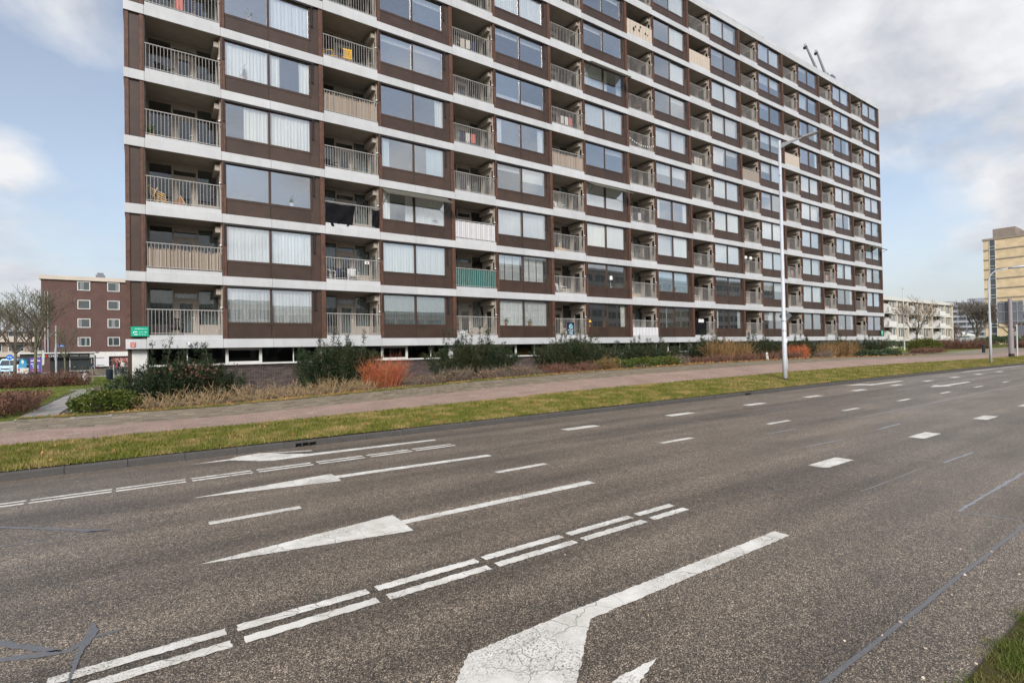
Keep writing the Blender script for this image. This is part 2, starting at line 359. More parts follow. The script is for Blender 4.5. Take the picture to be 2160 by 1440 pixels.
def mk_farbrick(name, c1, c2, mort, bw=0.21, bh=0.065):
    b = NB(name); p = b.pos()
    s = b.n('ShaderNodeSeparateXYZ'); b.l(p, s.inputs[0])
    cm = b.n('ShaderNodeCombineXYZ'); b.l(b.math('ADD', s.outputs[0], s.outputs[1]), cm.inputs[0]); b.l(s.outputs[2], cm.inputs[1])
    br = b.n('ShaderNodeTexBrick'); b.l(cm.outputs[0], br.inputs[0]); br.inputs['Scale'].default_value = 1.0
    br.inputs['Brick Width'].default_value = bw; br.inputs['Row Height'].default_value = bh; br.inputs['Mortar Size'].default_value = 0.006
    b.set(br.inputs['Color1'], c1); b.set(br.inputs['Color2'], c2); b.set(br.inputs['Mortar'], mort)
    c = b.mix(1.0, br.outputs[0], b.ramp(b.noise(p, 0.6, 5), [(0.3, 0.85), (0.7, 1.12)]), 'MULTIPLY')
    return b.done(b.bsdf(c, 0.9, 0))
M['farbrick'] = mk_farbrick('red_brown_brickwork', (0.105, 0.050, 0.042), (0.075, 0.038, 0.034), (0.13, 0.10, 0.09))
M['yellowbrick'] = mk_farbrick('yellow_brickwork', (0.58, 0.45, 0.285), (0.54, 0.415, 0.26), (0.50, 0.42, 0.30))
def mk_reed():
    b = NB('reed_screen'); g = b.n('ShaderNodeNewGeometry')
    c = b.mix(g.outputs['Random Per Island'], (0.16, 0.12, 0.09), (0.42, 0.35, 0.28))
    return b.done(b.bsdf(c, 0.85))
M['reed'] = mk_reed()
def mk_hedge():
    b = NB('green_plastic_hedge_screen'); p = b.pos()
    f = b.vor(p, 16)
    c = b.ramp(f, [(0.1, (0.0, 0.175, 0.155)), (0.6, (0.0, 0.07, 0.062))])
    return b.done(b.bsdf(c, 0.5, 0, b.bump(f, 0.5, 0.03)))
M['greenscreen'] = mk_hedge()

# ------------------------------------------------------------------ mesh helpers
class MB:
    def __init__(s): s.v = []; s.f = []
    def box(s, x0, x1, y0, y1, z0, z1):
        i = len(s.v)
        s.v += [(x0, y0, z0), (x1, y0, z0), (x1, y1, z0), (x0, y1, z0), (x0, y0, z1), (x1, y0, z1), (x1, y1, z1), (x0, y1, z1)]
        s.f += [(i, i + 3, i + 2, i + 1), (i + 4, i + 5, i + 6, i + 7), (i, i + 1, i + 5, i + 4), (i + 1, i + 2, i + 6, i + 5), (i + 2, i + 3, i + 7, i + 6), (i + 3, i, i + 4, i + 7)]
        return s
    def prism(s, pts, axis, a, b2):
        # pts: 2D outline; axis 'x','y','z' extruded a..b
        n = len(pts); i = len(s.v)
        for t in (a, b2):
            for (u, w) in pts:
                s.v.append({'x': (t, u, w), 'y': (u, t, w), 'z': (u, w, t)}[axis])
        s.f.append(tuple(range(i, i + n))[::-1]); s.f.append(tuple(range(i + n, i + 2 * n)))
        for k in range(n):
            k2 = (k + 1) % n; s.f.append((i + k, i + k2, i + n + k2, i + n + k))
        return s
    def tube(s, pts, rad, n=6, cap=True):
        pts = [Vector(p) for p in pts]
        if not hasattr(rad, '__len__'): rad = [rad] * len(pts)
        i = len(s.v); ref = Vector((0.13, 0.21, 0.97))
        for k, p in enumerate(pts):
            d = (pts[min(k + 1, len(pts) - 1)] - pts[max(k - 1, 0)]).normalized()
            a = d.cross(ref)
            if a.length < 1e-3: a = d.cross(Vector((1, 0, 0)))
            a.normalize(); b2 = d.cross(a)
            for j in range(n):
                t = 2 * math.pi * j / n
                s.v.append(tuple(p + (a * math.cos(t) + b2 * math.sin(t)) * rad[k]))
        for k in range(len(pts) - 1):
            for j in range(n):
                j2 = (j + 1) % n
                s.f.append((i + k * n + j, i + k * n + j2, i + (k + 1) * n + j2, i + (k + 1) * n + j))
        if cap:
            s.f.append(tuple(i + j for j in range(n))[::-1]); s.f.append(tuple(i + (len(pts) - 1) * n + j for j in range(n)))
        return s
    def lathe(s, prof, c=(0, 0, 0), n=12, sx=1, sy=1):
        i = len(s.v)
        for (r, z) in prof:
            for j in range(n):
                t = 2 * math.pi * j / n; s.v.append((c[0] + r * math.cos(t) * sx, c[1] + r * math.sin(t) * sy, c[2] + z))
        for k in range(len(prof) - 1):
            for j in range(n):
                j2 = (j + 1) % n; s.f.append((i + k * n + j, i + k * n + j2, i + (k + 1) * n + j2, i + (k + 1) * n + j))
        s.f.append(tuple(i + j for j in range(n))[::-1]); s.f.append(tuple(i + (len(prof) - 1) * n + j for j in range(n)))
        return s
    def torus(s, c, Rr, r, axis='y', n=16, m=6):
        i = len(s.v)
        for a in range(n):
            ta = 2 * math.pi * a / n
            for b2 in range(m):
                tb = 2 * math.pi * b2 / m; q = Rr + r * math.cos(tb)
                u, w, h = q * math.cos(ta), q * math.sin(ta), r * math.sin(tb)
                s.v.append({'y': (c[0] + u, c[1] + h, c[2] + w), 'x': (c[0] + h, c[1] + u, c[2] + w), 'z': (c[0] + u, c[1] + w, c[2] + h)}[axis])
        for a in range(n):
            for b2 in range(m):
                a2, b3 = (a + 1) % n, (b2 + 1) % m
                s.f.append((i + a * m + b2, i + a2 * m + b2, i + a2 * m + b3, i + a * m + b3))
        return s
    def quad(s, a, b2, c, d):
        i = len(s.v); s.v += [tuple(a), tuple(b2), tuple(c), tuple(d)]; s.f.append((i, i + 1, i + 2, i + 3)); return s
    def sheet(s, fn, nu, nv, th=0.0):
        i = len(s.v)
        for a in range(nu + 1):
            for c in range(nv + 1): s.v.append(tuple(fn(a / nu, c / nv)))
        for a in range(nu):
            for c in range(nv):
                q = i + a * (nv + 1) + c; s.f.append((q, q + nv + 1, q + nv + 2, q + 1))
        return s
    def mesh(s, name, mat=None, smooth=False):
        me = bpy.data.meshes.new(name); me.from_pydata(s.v, [], s.f); me.update()
        if smooth: me.polygons.foreach_set('use_smooth', [True] * len(me.polygons))
        if mat: me.materials.append(M[mat])
        return me

def npmesh(name, verts, k, mat, smooth=False):
    """verts: (n*k,3) array, every k consecutive verts one polygon"""
    verts = np.ascontiguousarray(verts, dtype=np.float32); nv = len(verts); nf = nv // k
    me = bpy.data.meshes.new(name)
    me.vertices.add(nv); me.vertices.foreach_set('co', verts.ravel())
    me.loops.add(nv); me.loops.foreach_set('vertex_index', np.arange(nv, dtype=np.int32))
    me.polygons.add(nf); me.polygons.foreach_set('loop_start', np.arange(0, nv, k, dtype=np.int32))
    me.update(calc_edges=True); me.validate()
    me.materials.append(M[mat]); return me

def add(name, me, parent=None, loc=(0, 0, 0), rot=(0, 0, 0), scale=(1, 1, 1)):
    o = bpy.data.objects.new(name, me); COL.objects.link(o)
    o.location = loc; o.rotation_euler = rot; o.scale = scale
    if parent is not None: o.parent = parent
    return o
def empty(name, loc=(0, 0, 0), rz=0.0, scale=1.0):
    o = bpy.data.objects.new(name, None); COL.objects.link(o); o.location = loc; o.rotation_euler = (0, 0, rz)
    o.scale = (scale,) * 3 if not hasattr(scale, '__len__') else scale
    o.empty_display_size = 0.2
    return o
def tag(o, label=None, cat=None, group=None, kind=None):
    if label: o['label'] = label
    if cat: o['category'] = cat
    if group: o['group'] = group
    if kind: o['kind'] = kind
    return o
def copy_tree(o, parent=None, loc=None, rz=None, scale=None):
    c = o.copy(); COL.objects.link(c); c.parent = parent
    if loc is not None: c.location = loc
    if rz is not None: c.rotation_euler = (0, 0, rz)
    if scale is not None: c.scale = (scale,) * 3 if not hasattr(scale, '__len__') else scale
    for ch in list(o.children):
        copy_tree(ch, c)
    return c
def text_mesh(txt, size, mat, name, extrude=0.004, align='LEFT'):
    cu = bpy.data.curves.new(name, 'FONT'); cu.body = txt; cu.size = size; cu.extrude = extrude; cu.align_x = align; cu.resolution_u = 2
    t = bpy.data.objects.new(name, cu); COL.objects.link(t)
    dg = bpy.context.evaluated_depsgraph_get(); me = bpy.data.meshes.new_from_object(t.evaluated_get(dg))
    bpy.data.objects.remove(t, do_unlink=True); bpy.data.curves.remove(cu)
    me.materials.clear(); me.materials.append(M[mat]); return me
STAND = (math.pi / 2, 0, 0)      # a text or flat outline stood up to face -Y

# ------------------------------------------------------------------ terrain
def lerp(x, tab):
    if x <= tab[0][0]: return tab[0][1]
    for (a, b), (c, d) in zip(tab, tab[1:]):
        if x <= c: return b + (d - b) * (x - a) / (c - a)
    return tab[-1][1]
A_T = [(2, 0), (8, .17), (13, .33), (20, .46), (30, .56), (42, .56), (60, .40), (90, .34)]
B_T = [(11.6, 0), (14.8, .52), (17.5, 1.0), (20.8, 1.1), (27, 1.2)]
def bend(x):
    t = min(1, max(0, (x - 32) / 34)); return -0.95 * t * t * (3 - 2 * t)
def zg(x, y):
    z = 0.12 + lerp(x, A_T) * lerp(y - bend(x), B_T)
    if y > 48: z -= 0.57 * min(1, (y - 48) / 27) * (1 if x < 0 else max(0, 1 - x / 12))
    return z
def strip(name, xs, yfun0, yfun1, ny, dz, mat, kind='structure'):
    b = MB(); nx = len(xs) - 1
    def fn(u, v):
        x = xs[int(round(u * nx))]; y = yfun0(x) * (1 - v) + yfun1(x) * v
        return (x, y, zg(x, y) + dz)
    b.sheet(fn, nx, ny)
    o = add(name, b.mesh(name, mat, True)); tag(o, kind=kind); return o

# ================================================================== THE SETTING
g = MB(); g.sheet(lambda u, v: (-1500 + 3000 * u, -1500 + 3000 * v, -1.2), 2, 2)
tag(add('ground', g.mesh('ground', 'far')), kind='structure')

XS = [-60, -40, -25, -15] + [x * 0.5 for x in range(-20, 60)] + list(range(30, 80, 1)) + [82, 86, 90, 95, 100, 110, 125, 150, 200, 260, 400]
def kerbY(x): return 11.45 + bend(x)
# road
g = MB(); nx = len(XS) - 1
g.sheet(lambda u, v: (XS[int(round(u * nx))], 1.20 * (1 - v) + (kerbY(XS[int(round(u * nx))]) + 0.1) * v, 0.0), nx, 6)
road = tag(add('road', g.mesh('road', 'asphalt')), kind='structure')
# near concrete edge strip and near verge (camera side)
g = MB(); g.box(-60, 400, 1.03, 1.20, -0.1, 0.004)
edge = tag(add('edge_strip', g.mesh('edge_strip', 'asphalt')), kind='structure')
g = MB(); g.sheet(lambda u, v: (-60 + 460 * u, -8 + 9.03 * v, 0.02), 40, 6)
nearv = tag(add('near_verge', g.mesh('near_verge', 'nearsoil')), kind='structure')
g = MB(); g.sheet(lambda u, v: (-60 + 460 * u, -22 + 14 * v, -0.02), 40, 4)
tag(add('far_side_road', g.mesh('far_side_road', 'asphalt')), kind='structure')
g = MB(); g.sheet(lambda u, v: (-200 + 600 * u, -200 + 178 * v, 0.0), 20, 8)
tag(add('opposite_ground', g.mesh('opposite_ground', 'far')), kind='structure')

# verge, bike path, footpath, planting bed
strip('verge', XS, lambda x: kerbY(x) + 0.13, lambda x: 14.8 + bend(x), 5, 0.02, 'grassbase')
strip('bike_path', XS, lambda x: 14.8 + bend(x), lambda x: 17.55 + bend(x), 4, 0.0, 'bike')
foot = strip('footpath', XS, lambda x: 17.55 + bend(x), lambda x: 20.8 + bend(x), 4, -0.012, 'joint')
strip('far_footpath', [x for x in XS if x >= 44], lambda x: 17.55 + bend(x), lambda x: 20.8 + bend(x), 4, 0.002, 'tile')
strip('planting_bed', [-2.05, -1.6, -1.0] + [x for x in XS if -0.6 <= x <= 74], lambda x: 20.8 + bend(x), lambda x: 27.4, 5, 0.0, 'soil')
strip('bed_edge_turf', [-2.0, -1.5, -1.0] + [x for x in XS if -0.6 <= x <= 74], lambda x: 20.78 + bend(x), lambda x: 21.35 + bend(x), 2, 0.012, 'grassbase')
strip('lawn', [-60, -40, -25, -18, -14, -11, -8, -5, -3.1, -2, 0, 3], lambda x: 20.8, lambda x: 78, 46, -0.02, 'lawn')
strip('square', [-60, -40, -25, -14, -8, -4, 0, 6, 16], lambda x: 78, lambda x: 125, 12, -0.015, 'concrete')
strip('right_lawn', [74, 78, 84, 90, 100, 120, 150, 200, 260, 400], lambda x: 20.8 + bend(x), lambda x: 60, 10, -0.01, 'lawn')
strip('right_paving', [66, 72, 78, 84, 90, 100, 130], lambda x: 20.7 + bend(x), lambda x: lerp(x, [(66, 20.9), (74, 22.0), (84, 23.2), (130, 28)]) + bend(x) * 0, 2, 0.0, 'tile')

# ---- individual kerbstones
ks = MB()
L = 0.852
ks.prism([(0, -0.12), (0.006, 0.105), (0.035, 0.125), (0.135, 0.125), (0.135, -0.12)], 'x', 0.004, L - 0.004)
ksm = ks.mesh('kerbstone', 'kerb')
kerb = empty('kerb', (0, 0, 0)); tag(kerb, kind='structure')
kb = MB(); kb.sheet(lambda u, v: (XS[int(round(u * nx))], kerbY(XS[int(round(u * nx))]) + 0.01 + 0.115 * v, 0.085), nx, 1)
add('kerb_bed', kb.mesh('kerb_bed', 'kerb'), kerb)
inlets = (2.42, 18.3)
for i in range(-14, 84):
    x = -0.215 + L * i
    if any(abs(x - q) < 0.45 for q in inlets): continue
    dy = kerbY(x + L) - kerbY(x)
    add('kerbstone', ksm, kerb, (x, kerbY(x), rnd.uniform(-.006, .004)), (rnd.uniform(-.01, .01), 0, math.atan2(dy, L) + rnd.uniform(-.004, .004)))
kf = MB()
xs2 = [x for x in XS if x >= 72] 
kf.sheet(lambda u, v: (xs2[int(round(u * (len(xs2) - 1)))], kerbY(400) + 0.135 * (0 if v < .5 else 1), 0.122 if v > 0 else -0.05), len(xs2) - 1, 2)
tag(add('far_kerb', kf.mesh('far_kerb', 'kerb')), kind='structure')
for k, q in enumerate(inlets):
    x = -0.215 + L * round((q + 0.215) / L)
    t = empty('gutter_inlet', (x, kerbY(x), 0)); 
    b = MB(); b.box(0.0, 0.22, -.004, .14, -.1, .12); b.box(L - .22, L, -.004, .14, -.1, .12); b.box(.22, L - .22, -.004, .14, .08, .12); add('frame', b.mesh('frame', 'kerb'), t)
    b = MB(); b.box(.22, L - .22, .09, .135, -.1, .08); add('throat', b.mesh('throat', 'black'), t)
    for j in range(2):
        b = MB(); b.box(.34 + j * .14, .36 + j * .14, 0, .04, -.01, .08); add('bar', b.mesh('bar', 'gutter'), t)
    tag(t, ('iron storm drain inlet set in the kerb above the painted arrow on the left', 'small dark drain inlet in the kerb left of the tall lamp post')[k], 'drain')

# ---- road markings
def jag(pts, step=0.028, amp=0.007):
    out = []
    n = len(pts)
    for i in range(n):
        a = Vector(pts[i]); c = Vector(pts[(i + 1) % n]); d = c - a; m = max(1, int(d.length / step))
        nrm = Vector((-d.y, d.x)).normalized()
        for k in range(m):
            out.append(a + d * k / m + nrm * (rnd.uniform(-amp, amp) if k else 0))
    return out
def marking(name, pts, near=True, mat='paint', z=0.004):
    pts = jag(pts) if near else [Vector(p) for p in pts]
    cx = sum(p.x for p in pts) / len(pts); cy = sum(p.y for p in pts) / len(pts)
    b = bmesh.new()
    vs = [b.verts.new((p.x - cx, p.y - cy, 0)) for p in pts]
    f = b.faces.new(vs)
    if f.normal.z < 0 or f.calc_area() and (f.normal_update() or f.normal.z < 0): f.normal_flip()
    bmesh.ops.triangulate(b, faces=[f])
    me = bpy.data.meshes.new(name); b.to_mesh(me); b.free(); me.materials.append(M[mat])
    return add(name, me, road, (cx, cy, z))
def bar(name, x0, x1, y, w, near=True, mat='paint', z=0.004):
    return marking(name, [(x0, y - w / 2), (x1, y - w / 2), (x1, y + w / 2), (x0, y + w / 2)], near, mat, z)
for a, c in [(-1.5, -.55), (-.48, .47), (.54, 1.49), (1.56, 2.52), (2.59, 3.54), (3.63, 4.57), (4.67, 5.30)]:
    bar('lane_line', a, c, 4.235, 0.10); bar('lane_line', a + .02, c + .01, 4.035, 0.10)
for a, c in [(-2.2, -1.3), (-1.25, -.37), (-.32, .54), (.62, 1.47), (1.55, 2.42), (2.51, 3.34), (3.43, 4.26), (4.34, 5.21)]:
    bar('lane_line', a, c, 9.70, 0.085); bar('lane_line', a, c, 9.53, 0.085)
for k in range(-1, 12):
    x = .62 + 3.935 * k; bar('lane_dash', x, x + 1.0, 7.02, 0.125, k < 4)
for k in range(0, 10):
    x = 8.16 + 3.79 * k; bar('lane_block', x, x + 1.05, 9.60 + (0 if k < 6 else bend(x) * .6), 0.27, k < 3)
for k in range(0, 7):
    x = 8.70 + 4.08 * k; bar('lane_block', x, x + .95, 4.13, 0.28, k < 3)
marking('lane_arrow', [(.41, 5.72), (2.42, 6.0), (2.42, 5.74), (5.31, 5.74), (5.31, 5.58), (2.41, 5.60), (2.39, 5.34)])
marking('lane_arrow', [(.55, 8.38), (2.46, 8.62), (2.46, 8.44), (5.21, 8.30), (5.21, 8.14), (2.46, 8.26), (2.45, 8.05)])
marking('lane_arrow', [(.70, 10.93), (1.30, 11.02), (1.48, 11.19), (1.85, 11.28), (2.75, 10.92), (2.72, 10.84), (2.05, 11.10), (2.25, 10.86), (2.62, 10.58), (5.19, 10.45), (5.19, 10.32), (2.69, 10.36), (1.92, 10.34), (1.75, 10.45), (1.28, 10.90)])
marking('lane_arrow', [(1.05, 2.40), (1.49, 2.77), (1.70, 2.98), (2.58, 3.0), (5.38, 2.99), (5.37, 2.83), (2.62, 2.83), (2.06, 2.35), (1.6, 2.0)])
marking('lane_arrow', [(2.05, 2.02), (2.62, 2.235), (2.30, 2.245), (2.12, 2.20)], z=0.004)
marking('lane_arrow', [(25.8, 11.0), (27.4, 11.0), (27.6, 10.6), (30.7, 10.55), (30.6, 10.33), (27.0, 10.30), (26.6, 10.7)], False)
marking('lane_arrow', [(27.2, 8.25), (28.6, 8.5), (28.6, 8.25), (31.7, 8.18), (31.6, 8.0), (28.5, 8.0), (28.5, 7.8)], False)
for k in range(4):
    marking('hatch_line', [(43 + 4.6 * k, 11.0 + bend(45)), (43.4 + 4.6 * k, 11.0 + bend(45)), (51.5 + 4.6 * k, 9.75 + bend(45)), (51.1 + 4.6 * k, 9.75 + bend(45))], False)
marking('edge_line', [(41, 11.15 + bend(43)), (41, 11.0 + bend(43)), (75, 10.95 + bend(75)), (75, 11.1 + bend(75))], False)
# sealed joints and induction loops
def poly_line(name, pts, w, mat='tar', z=0.003):
    P = []
    for (a, c) in zip(pts, pts[1:]):
        a, c = Vector(a), Vector(c); n = max(1, min(40, int((c - a).length / .12)))
        P += [a + (c - a) * k / n for k in range(n)]
    P.append(Vector(pts[-1])); Lf, Rt = [], []; ww = w
    for k, p in enumerate(P):
        d = (P[min(k + 1, len(P) - 1)] - P[max(k - 1, 0)]).normalized(); nn = Vector((-d.y, d.x))
        ww = min(w * 1.5, max(w * .45, ww + rnd.uniform(-.25, .25) * w)); e = ww * .5 * (.25 if k in (0, len(P) - 1) else 1)
        q = p + nn * rnd.uniform(-.2, .2) * w; Lf.append(q + nn * e); Rt.append(q - nn * e)
    marking(name, Rt + Lf[::-1], w > .03, mat, z)
poly_line('sealed_joint', [(-40, 1.52), (2.0, 1.505), (12, 1.52), (60, 1.55)], 0.022)
for pl, w in [([(-1.7, 8.72), (-.9, 8.0), (-.53, 7.62), (-.28, 7.44)], .05), ([(-2.0, 7.5), (-1.21, 7.51), (-.53, 7.55), (-.3, 7.46)], .05), ([(-1.3, 4.73), (-.76, 4.73), (-.41, 4.6), (-.30, 4.72), (-.10, 4.72)], .045), ([(-1.4, 5.10), (-.81, 5.02), (-.63, 4.80), (-.45, 4.62)], .05),
              ([(7.6, 2.08), (10.6, 2.10)], .03), ([(7.61, 2.06), (7.75, 1.56)], .02), ([(7.66, 3.10), (9.9, 3.1)], .018), ([(10.47, 3.03), (11.9, 3.0)], .035), ([(10.43, 3.94), (10.51, 3.04)], .018), ([(13.36, 5.04), (14.76, 5.07)], .05), ([(10.23, 5.04), (11.58, 4.96)], .03),
              ([(10.38, 4.26), (10.28, 5.0)], .018), ([(10.95, 6.29), (12.2, 6.23)], .03), ([(9.0, 10.1), (10.91, 10.12)], .02), ([(9.97, 9.5), (10.01, 8.6), (11.17, 8.53), (11.38, 7.79), (10.35, 7.71), (10.2, 8.33)], .02), ([(12.06, 9.2), (12.1, 8.64), (13.91, 8.61), (14.1, 7.9)], .02), ([(13.36, 5.04), (13.3, 4.3)], .02), ([(15, 6.1), (60, 6.2)], .03), ([(13, 8.2), (60, 8.9)], .03)]:
    poly_line('sealed_joint', pl, w * (1.25 if pl[0][0] > 7 else 1), 'loop' if pl[0][0] > 7 and pl[0][1] < 7 else 'tar')
marking('tar_patch', [(-.39, 3.95), (-.365, 4.15), (-.345, 4.40), (-.325, 4.56), (-.28, 4.70), (-.262, 4.80), (-.285, 4.90), (-.31, 4.97), (-.325, 4.86), (-.35, 4.70), (-.368, 4.50), (-.382, 4.25)], True, 'tar', 0.006)
# bike path centre dashes
for k in range(-1, 24):
    x = -1.5 + 2.73 * k; bar_o = bar('bike_dash', x, x + .28, 16.17 + bend(x), .05, False); bar_o.parent = bpy.data.objects['bike_path']
    bar_o.location.z = zg(x, 16.17) + 0.006
    bar_o.rotation_euler.y = -math.atan2(zg(x + .3, 16.17) - zg(x, 16.17), .3)

# ---- paving tiles: footpath and garden path
tm = MB(); tm.prism([(-.145, -.145), (.145, -.145), (.145, .145), (-.145, .145)], 'z', -0.04, 0.0); tilem = tm.mesh('paving_tile', 'tile')
n_ind = 0; rest = MB()
for i in range(-14, 150):
    for j in range(11):
        x = i * .2955 + (0.148 if j % 2 else 0); y = 17.55 + .148 + j * .2955
        yy = y + bend(x); z = zg(x, yy) + rnd.uniform(-.003, .006)
        if -13 <= i <= 13:
            add('paving_tile', tilem, foot, (x, yy, z), (rnd.uniform(-.012, .012), rnd.uniform(-.012, .012), rnd.uniform(-.01, .01))); n_ind += 1
        else:
            h = .144; z0 = z + rnd.uniform(-.002, .002); tl = rnd.uniform(-.002, .002)
            rest.box(x - h, x + h, yy - h, yy + h, z - .03, z0)
ro = add('far_paving_tiles', rest.mesh('far_paving_tiles', 'tile'), foot); tag(ro, kind='stuff')
tm = MB(); tm.box(-.145, .145, -.145, .145, -0.04, 0.0); ptm = tm.mesh('path_tile', 'pathtile')
gpath = MB(); gpath.sheet(lambda u, v: (-3.08 + 1.1 * u, 20.8 + 16 * v, zg(-2.5, 20.8 + 16 * v) - .012), 1, 8)
gpath = tag(add('garden_path', gpath.mesh('garden_path', 'joint')), kind='structure')
for j in range(52):
    for i in range(3):
        x = -2.92 + i * .3 + .35 * max(0, (j - 8) / 52) ; y = 20.98 + j * .3
        add('path_tile', ptm, gpath, (x, y, zg(x, y) + rnd.uniform(0, .008)), (rnd.uniform(-.01, .01), rnd.uniform(-.01, .01), 0))
strip('cross_path', [-3.2, -2, -1, 0, 2], lambda x: 36.2, lambda x: 37.6, 1, 0.0, 'pathtile')
# metal cover in the footpath
b = MB(); b.box(-.5, .5, -.22, .22, -.02, .006); cov = add('utility_cover', b.mesh('utility_cover', 'concrete'), None, (-1.25, 20.35, zg(-1.2, 20.3) + .008)); tag(cov, 'flat pale utility cover in the footpath beside the green laurel', 'cover')
b = MB(); b.box(-.40, .40, -.14, .14, 0, .004); add('lid', b.mesh('lid', 'greytwig'), cov, (0, 0, .006))

# ================================================================== MAIN APARTMENT BUILDING
XL, D, XR = -0.5357, 26.73, 73.83
B0, BW, FH, ZF = 0.1612, 7.35, 2.8, 2.1914
NFL, NBAY = 10, 10
BALW, WINW = 2.831, 4.519
apt = empty('apartment_building', (XL, D, 0.1))
tag(apt, 'long ten-storey brown and white apartment block with recessed balconies', 'building')
def ul(b, f): return (B0 + b * BW - XL, 0.0, ZF + (f - 1) * FH - 0.1)

# -- structural core: slabs, party walls, rear and gables
c = MB()
W = XR - XL
for f in range(1, NFL + 2):
    z = ZF + (f - 1) * FH - .1
    c.box(0.05, W - .05, 0.045, 11.0, z + .10, z + .40)
for b_ in range(NBAY + 1):
    x = B0 + b_ * BW - XL
    c.box(x - .08 - (0.0 if b_ else .0), x - .003, 0.25, 10.9, ZF - .1 + .4, ZF - .1 + 28.1)
c.box(0.08, W - .08, 6.0, 6.15, ZF, ZF + 28)
add('core', c.mesh('core', 'room'), apt)
c = MB(); c.box(0.06, .30, .35, 11.0, -.4, ZF + 28); c.box(W - .30, W - .06, .35, 11.0, -.4, ZF + 28); add('gable_wall', c.mesh('gable_wall', 'brown'), apt)
c = MB(); c.box(.3, W - .3, 10.8, 11.05, -.4, ZF + 28.3); add('rear_wall', c.mesh('rear_wall', 'concrete'), apt)
c = MB(); c.box(.1, W - .1, .4, 11, ZF + 28.0, ZF + 28.35); add('roof', c.mesh('roof', 'concrete'), apt)

# -- white band panels
def band_mesh(x0, x1, up):
    m = MB(); g_ = .005
    m.prism([(0.0, .012), (0.012, 0.0), (.05, 0.0), (.05, .405), (.02, .41), (0.0, .40)], 'x', x0 + g_, x1 - g_)
    if up: m.prism([(.022, .4102), (.11, .4102), (.11, .575), (.03, .575), (.022, .567)], 'x', x0 + g_ + .02, x1 - g_ - .02)
    return m
bm_b, bm_w1, bm_w2 = band_mesh(0, BALW, True).mesh('band_panel', 'band'), band_mesh(0, 2.055, False).mesh('band_panel', 'band'), band_mesh(0, WINW - 2.055, False).mesh('band_panel', 'band')
bm_c = band_mesh(0, B0 - XL, False).mesh('band_panel', 'band')
bm_e = band_mesh(0, XR - B0 - NBAY * BW, False).mesh('band_panel', 'band')
bm_b0 = band_mesh(0, BALW, False).mesh('band_panel', 'band')
restb = MB()
def rest_add(m, ox, oz):
    i = len(restb.v); restb.v += [(v[0] + ox, v[1], v[2] + oz) for v in m.v]; restb.f += [tuple(q + i for q in f) for f in m.f]
for f in range(1, NFL + 2):
    z = ZF + (f - 1) * FH - .1
    add('band_panel', bm_c, apt, (0, 0, z)); rest_add(band_mesh(0, XR - B0 - NBAY * BW, False), B0 + NBAY * BW - XL, z)
    for b_ in range(NBAY):
        x = B0 + b_ * BW - XL
        if b_ >= 8:
            for q, (a, w, u) in enumerate(((0, BALW, f <= NFL), (BALW, 2.055, False), (BALW + 2.055, WINW - 2.055, False))): rest_add(band_mesh(0, w, u), x + a, z)
        else:
            add('band_panel', bm_b if f <= NFL else bm_b0, apt, (x, rnd.uniform(-.004, .004), z)); add('band_panel', bm_w1, apt, (x + BALW, rnd.uniform(-.004, .004), z)); add('band_panel', bm_w2, apt, (x + BALW + 2.055, rnd.uniform(-.004, .004), z))
tag(add('far_band_panels', restb.mesh('far_band_panels', 'band'), apt), kind='stuff')
# end returns of the bands on the gables
c = MB()
for f in range(1, NFL + 2):
    z = ZF + (f - 1) * FH - .1; c.box(-.004, .05, .052, 11.1, z, z + .41); c.box(W - .05, W + .004, .052, 11.1, z, z + .41)
add('gable_band', c.mesh('gable_band', 'band'), apt)
# parapet on the roof band
pm = MB(); pm.box(.01, 2.44, .16, .20, .41, .80); pm.box(0, .04, .145, .16, .3, .86); pmm = pm.mesh('parapet_panel', 'band')
for i in range(30):
    add('parapet_panel', pmm, apt, (.1 + i * 2.45, 0, ZF + 10 * FH - .1))

# -- unit meshes -----------------------------------------------------------
def bx(*boxes):
    m = MB()
    for q in boxes: m.box(*q)
    return m
# balcony shell (floor, ceiling, back and side walls are built as panels)
bal = bx((0.01, BALW - .01, .06, 1.69, .402, .425), (0.01, BALW - .01, .06, 1.69, 2.83, 2.88)); bal.box(-.002, .04, .22, 1.7, .43, 2.83)
balm = bal.mesh('balcony', 'ceil')
# rear partition: frame members
fr = bx((0, .17, 1.66, 1.74, .425, 2.83), (1.0, 1.08, 1.655, 1.745, .425, 2.83), (1.95, 2.03, 1.655, 1.745, .425, 2.83), (.17, 1.0, 1.67, 1.73, 1.02, 1.10), (2.03, BALW, 1.67, 1.73, 1.02, 1.10),
        (.17, 1.0, 1.67, 1.73, 2.70, 2.83), (1.08, 1.95, 1.67, 1.73, 2.72, 2.83), (2.03, BALW - .04, 1.67, 1.73, 2.70, 2.83), (1.08, 1.95, 1.66, 1.74, 2.24, 2.31), (1.08, 1.95, 1.66, 1.74, 2.52, 2.57), (1.08, 1.95, 1.68, 1.72, 2.57, 2.72))
frm = fr.mesh('rear_frame', 'cream')
bpms = []
for (a, b_) in ((.17, 1.0), (2.03, BALW - .04)):
    bp_ = MB(); n = 8; w = (b_ - a) / n
    for k in range(n): bp_.box(a + k * w + .004, a + (k + 1) * w - .004, 1.68, 1.706, .425, 1.02)
    bp_.box(a, b_, 1.705, 1.715, .425, 1.02); bpms.append(bp_.mesh('rear_boarding', 'cream'))
dr = bx((1.085, 1.27, 1.67, 1.72, .44, 2.235), (1.77, 1.945, 1.67, 1.72, .44, 2.235), (1.27, 1.77, 1.67, 1.72, .44, .72), (1.27, 1.77, 1.67, 1.72, 2.08, 2.235)); drm = dr.mesh('door', 'cream')
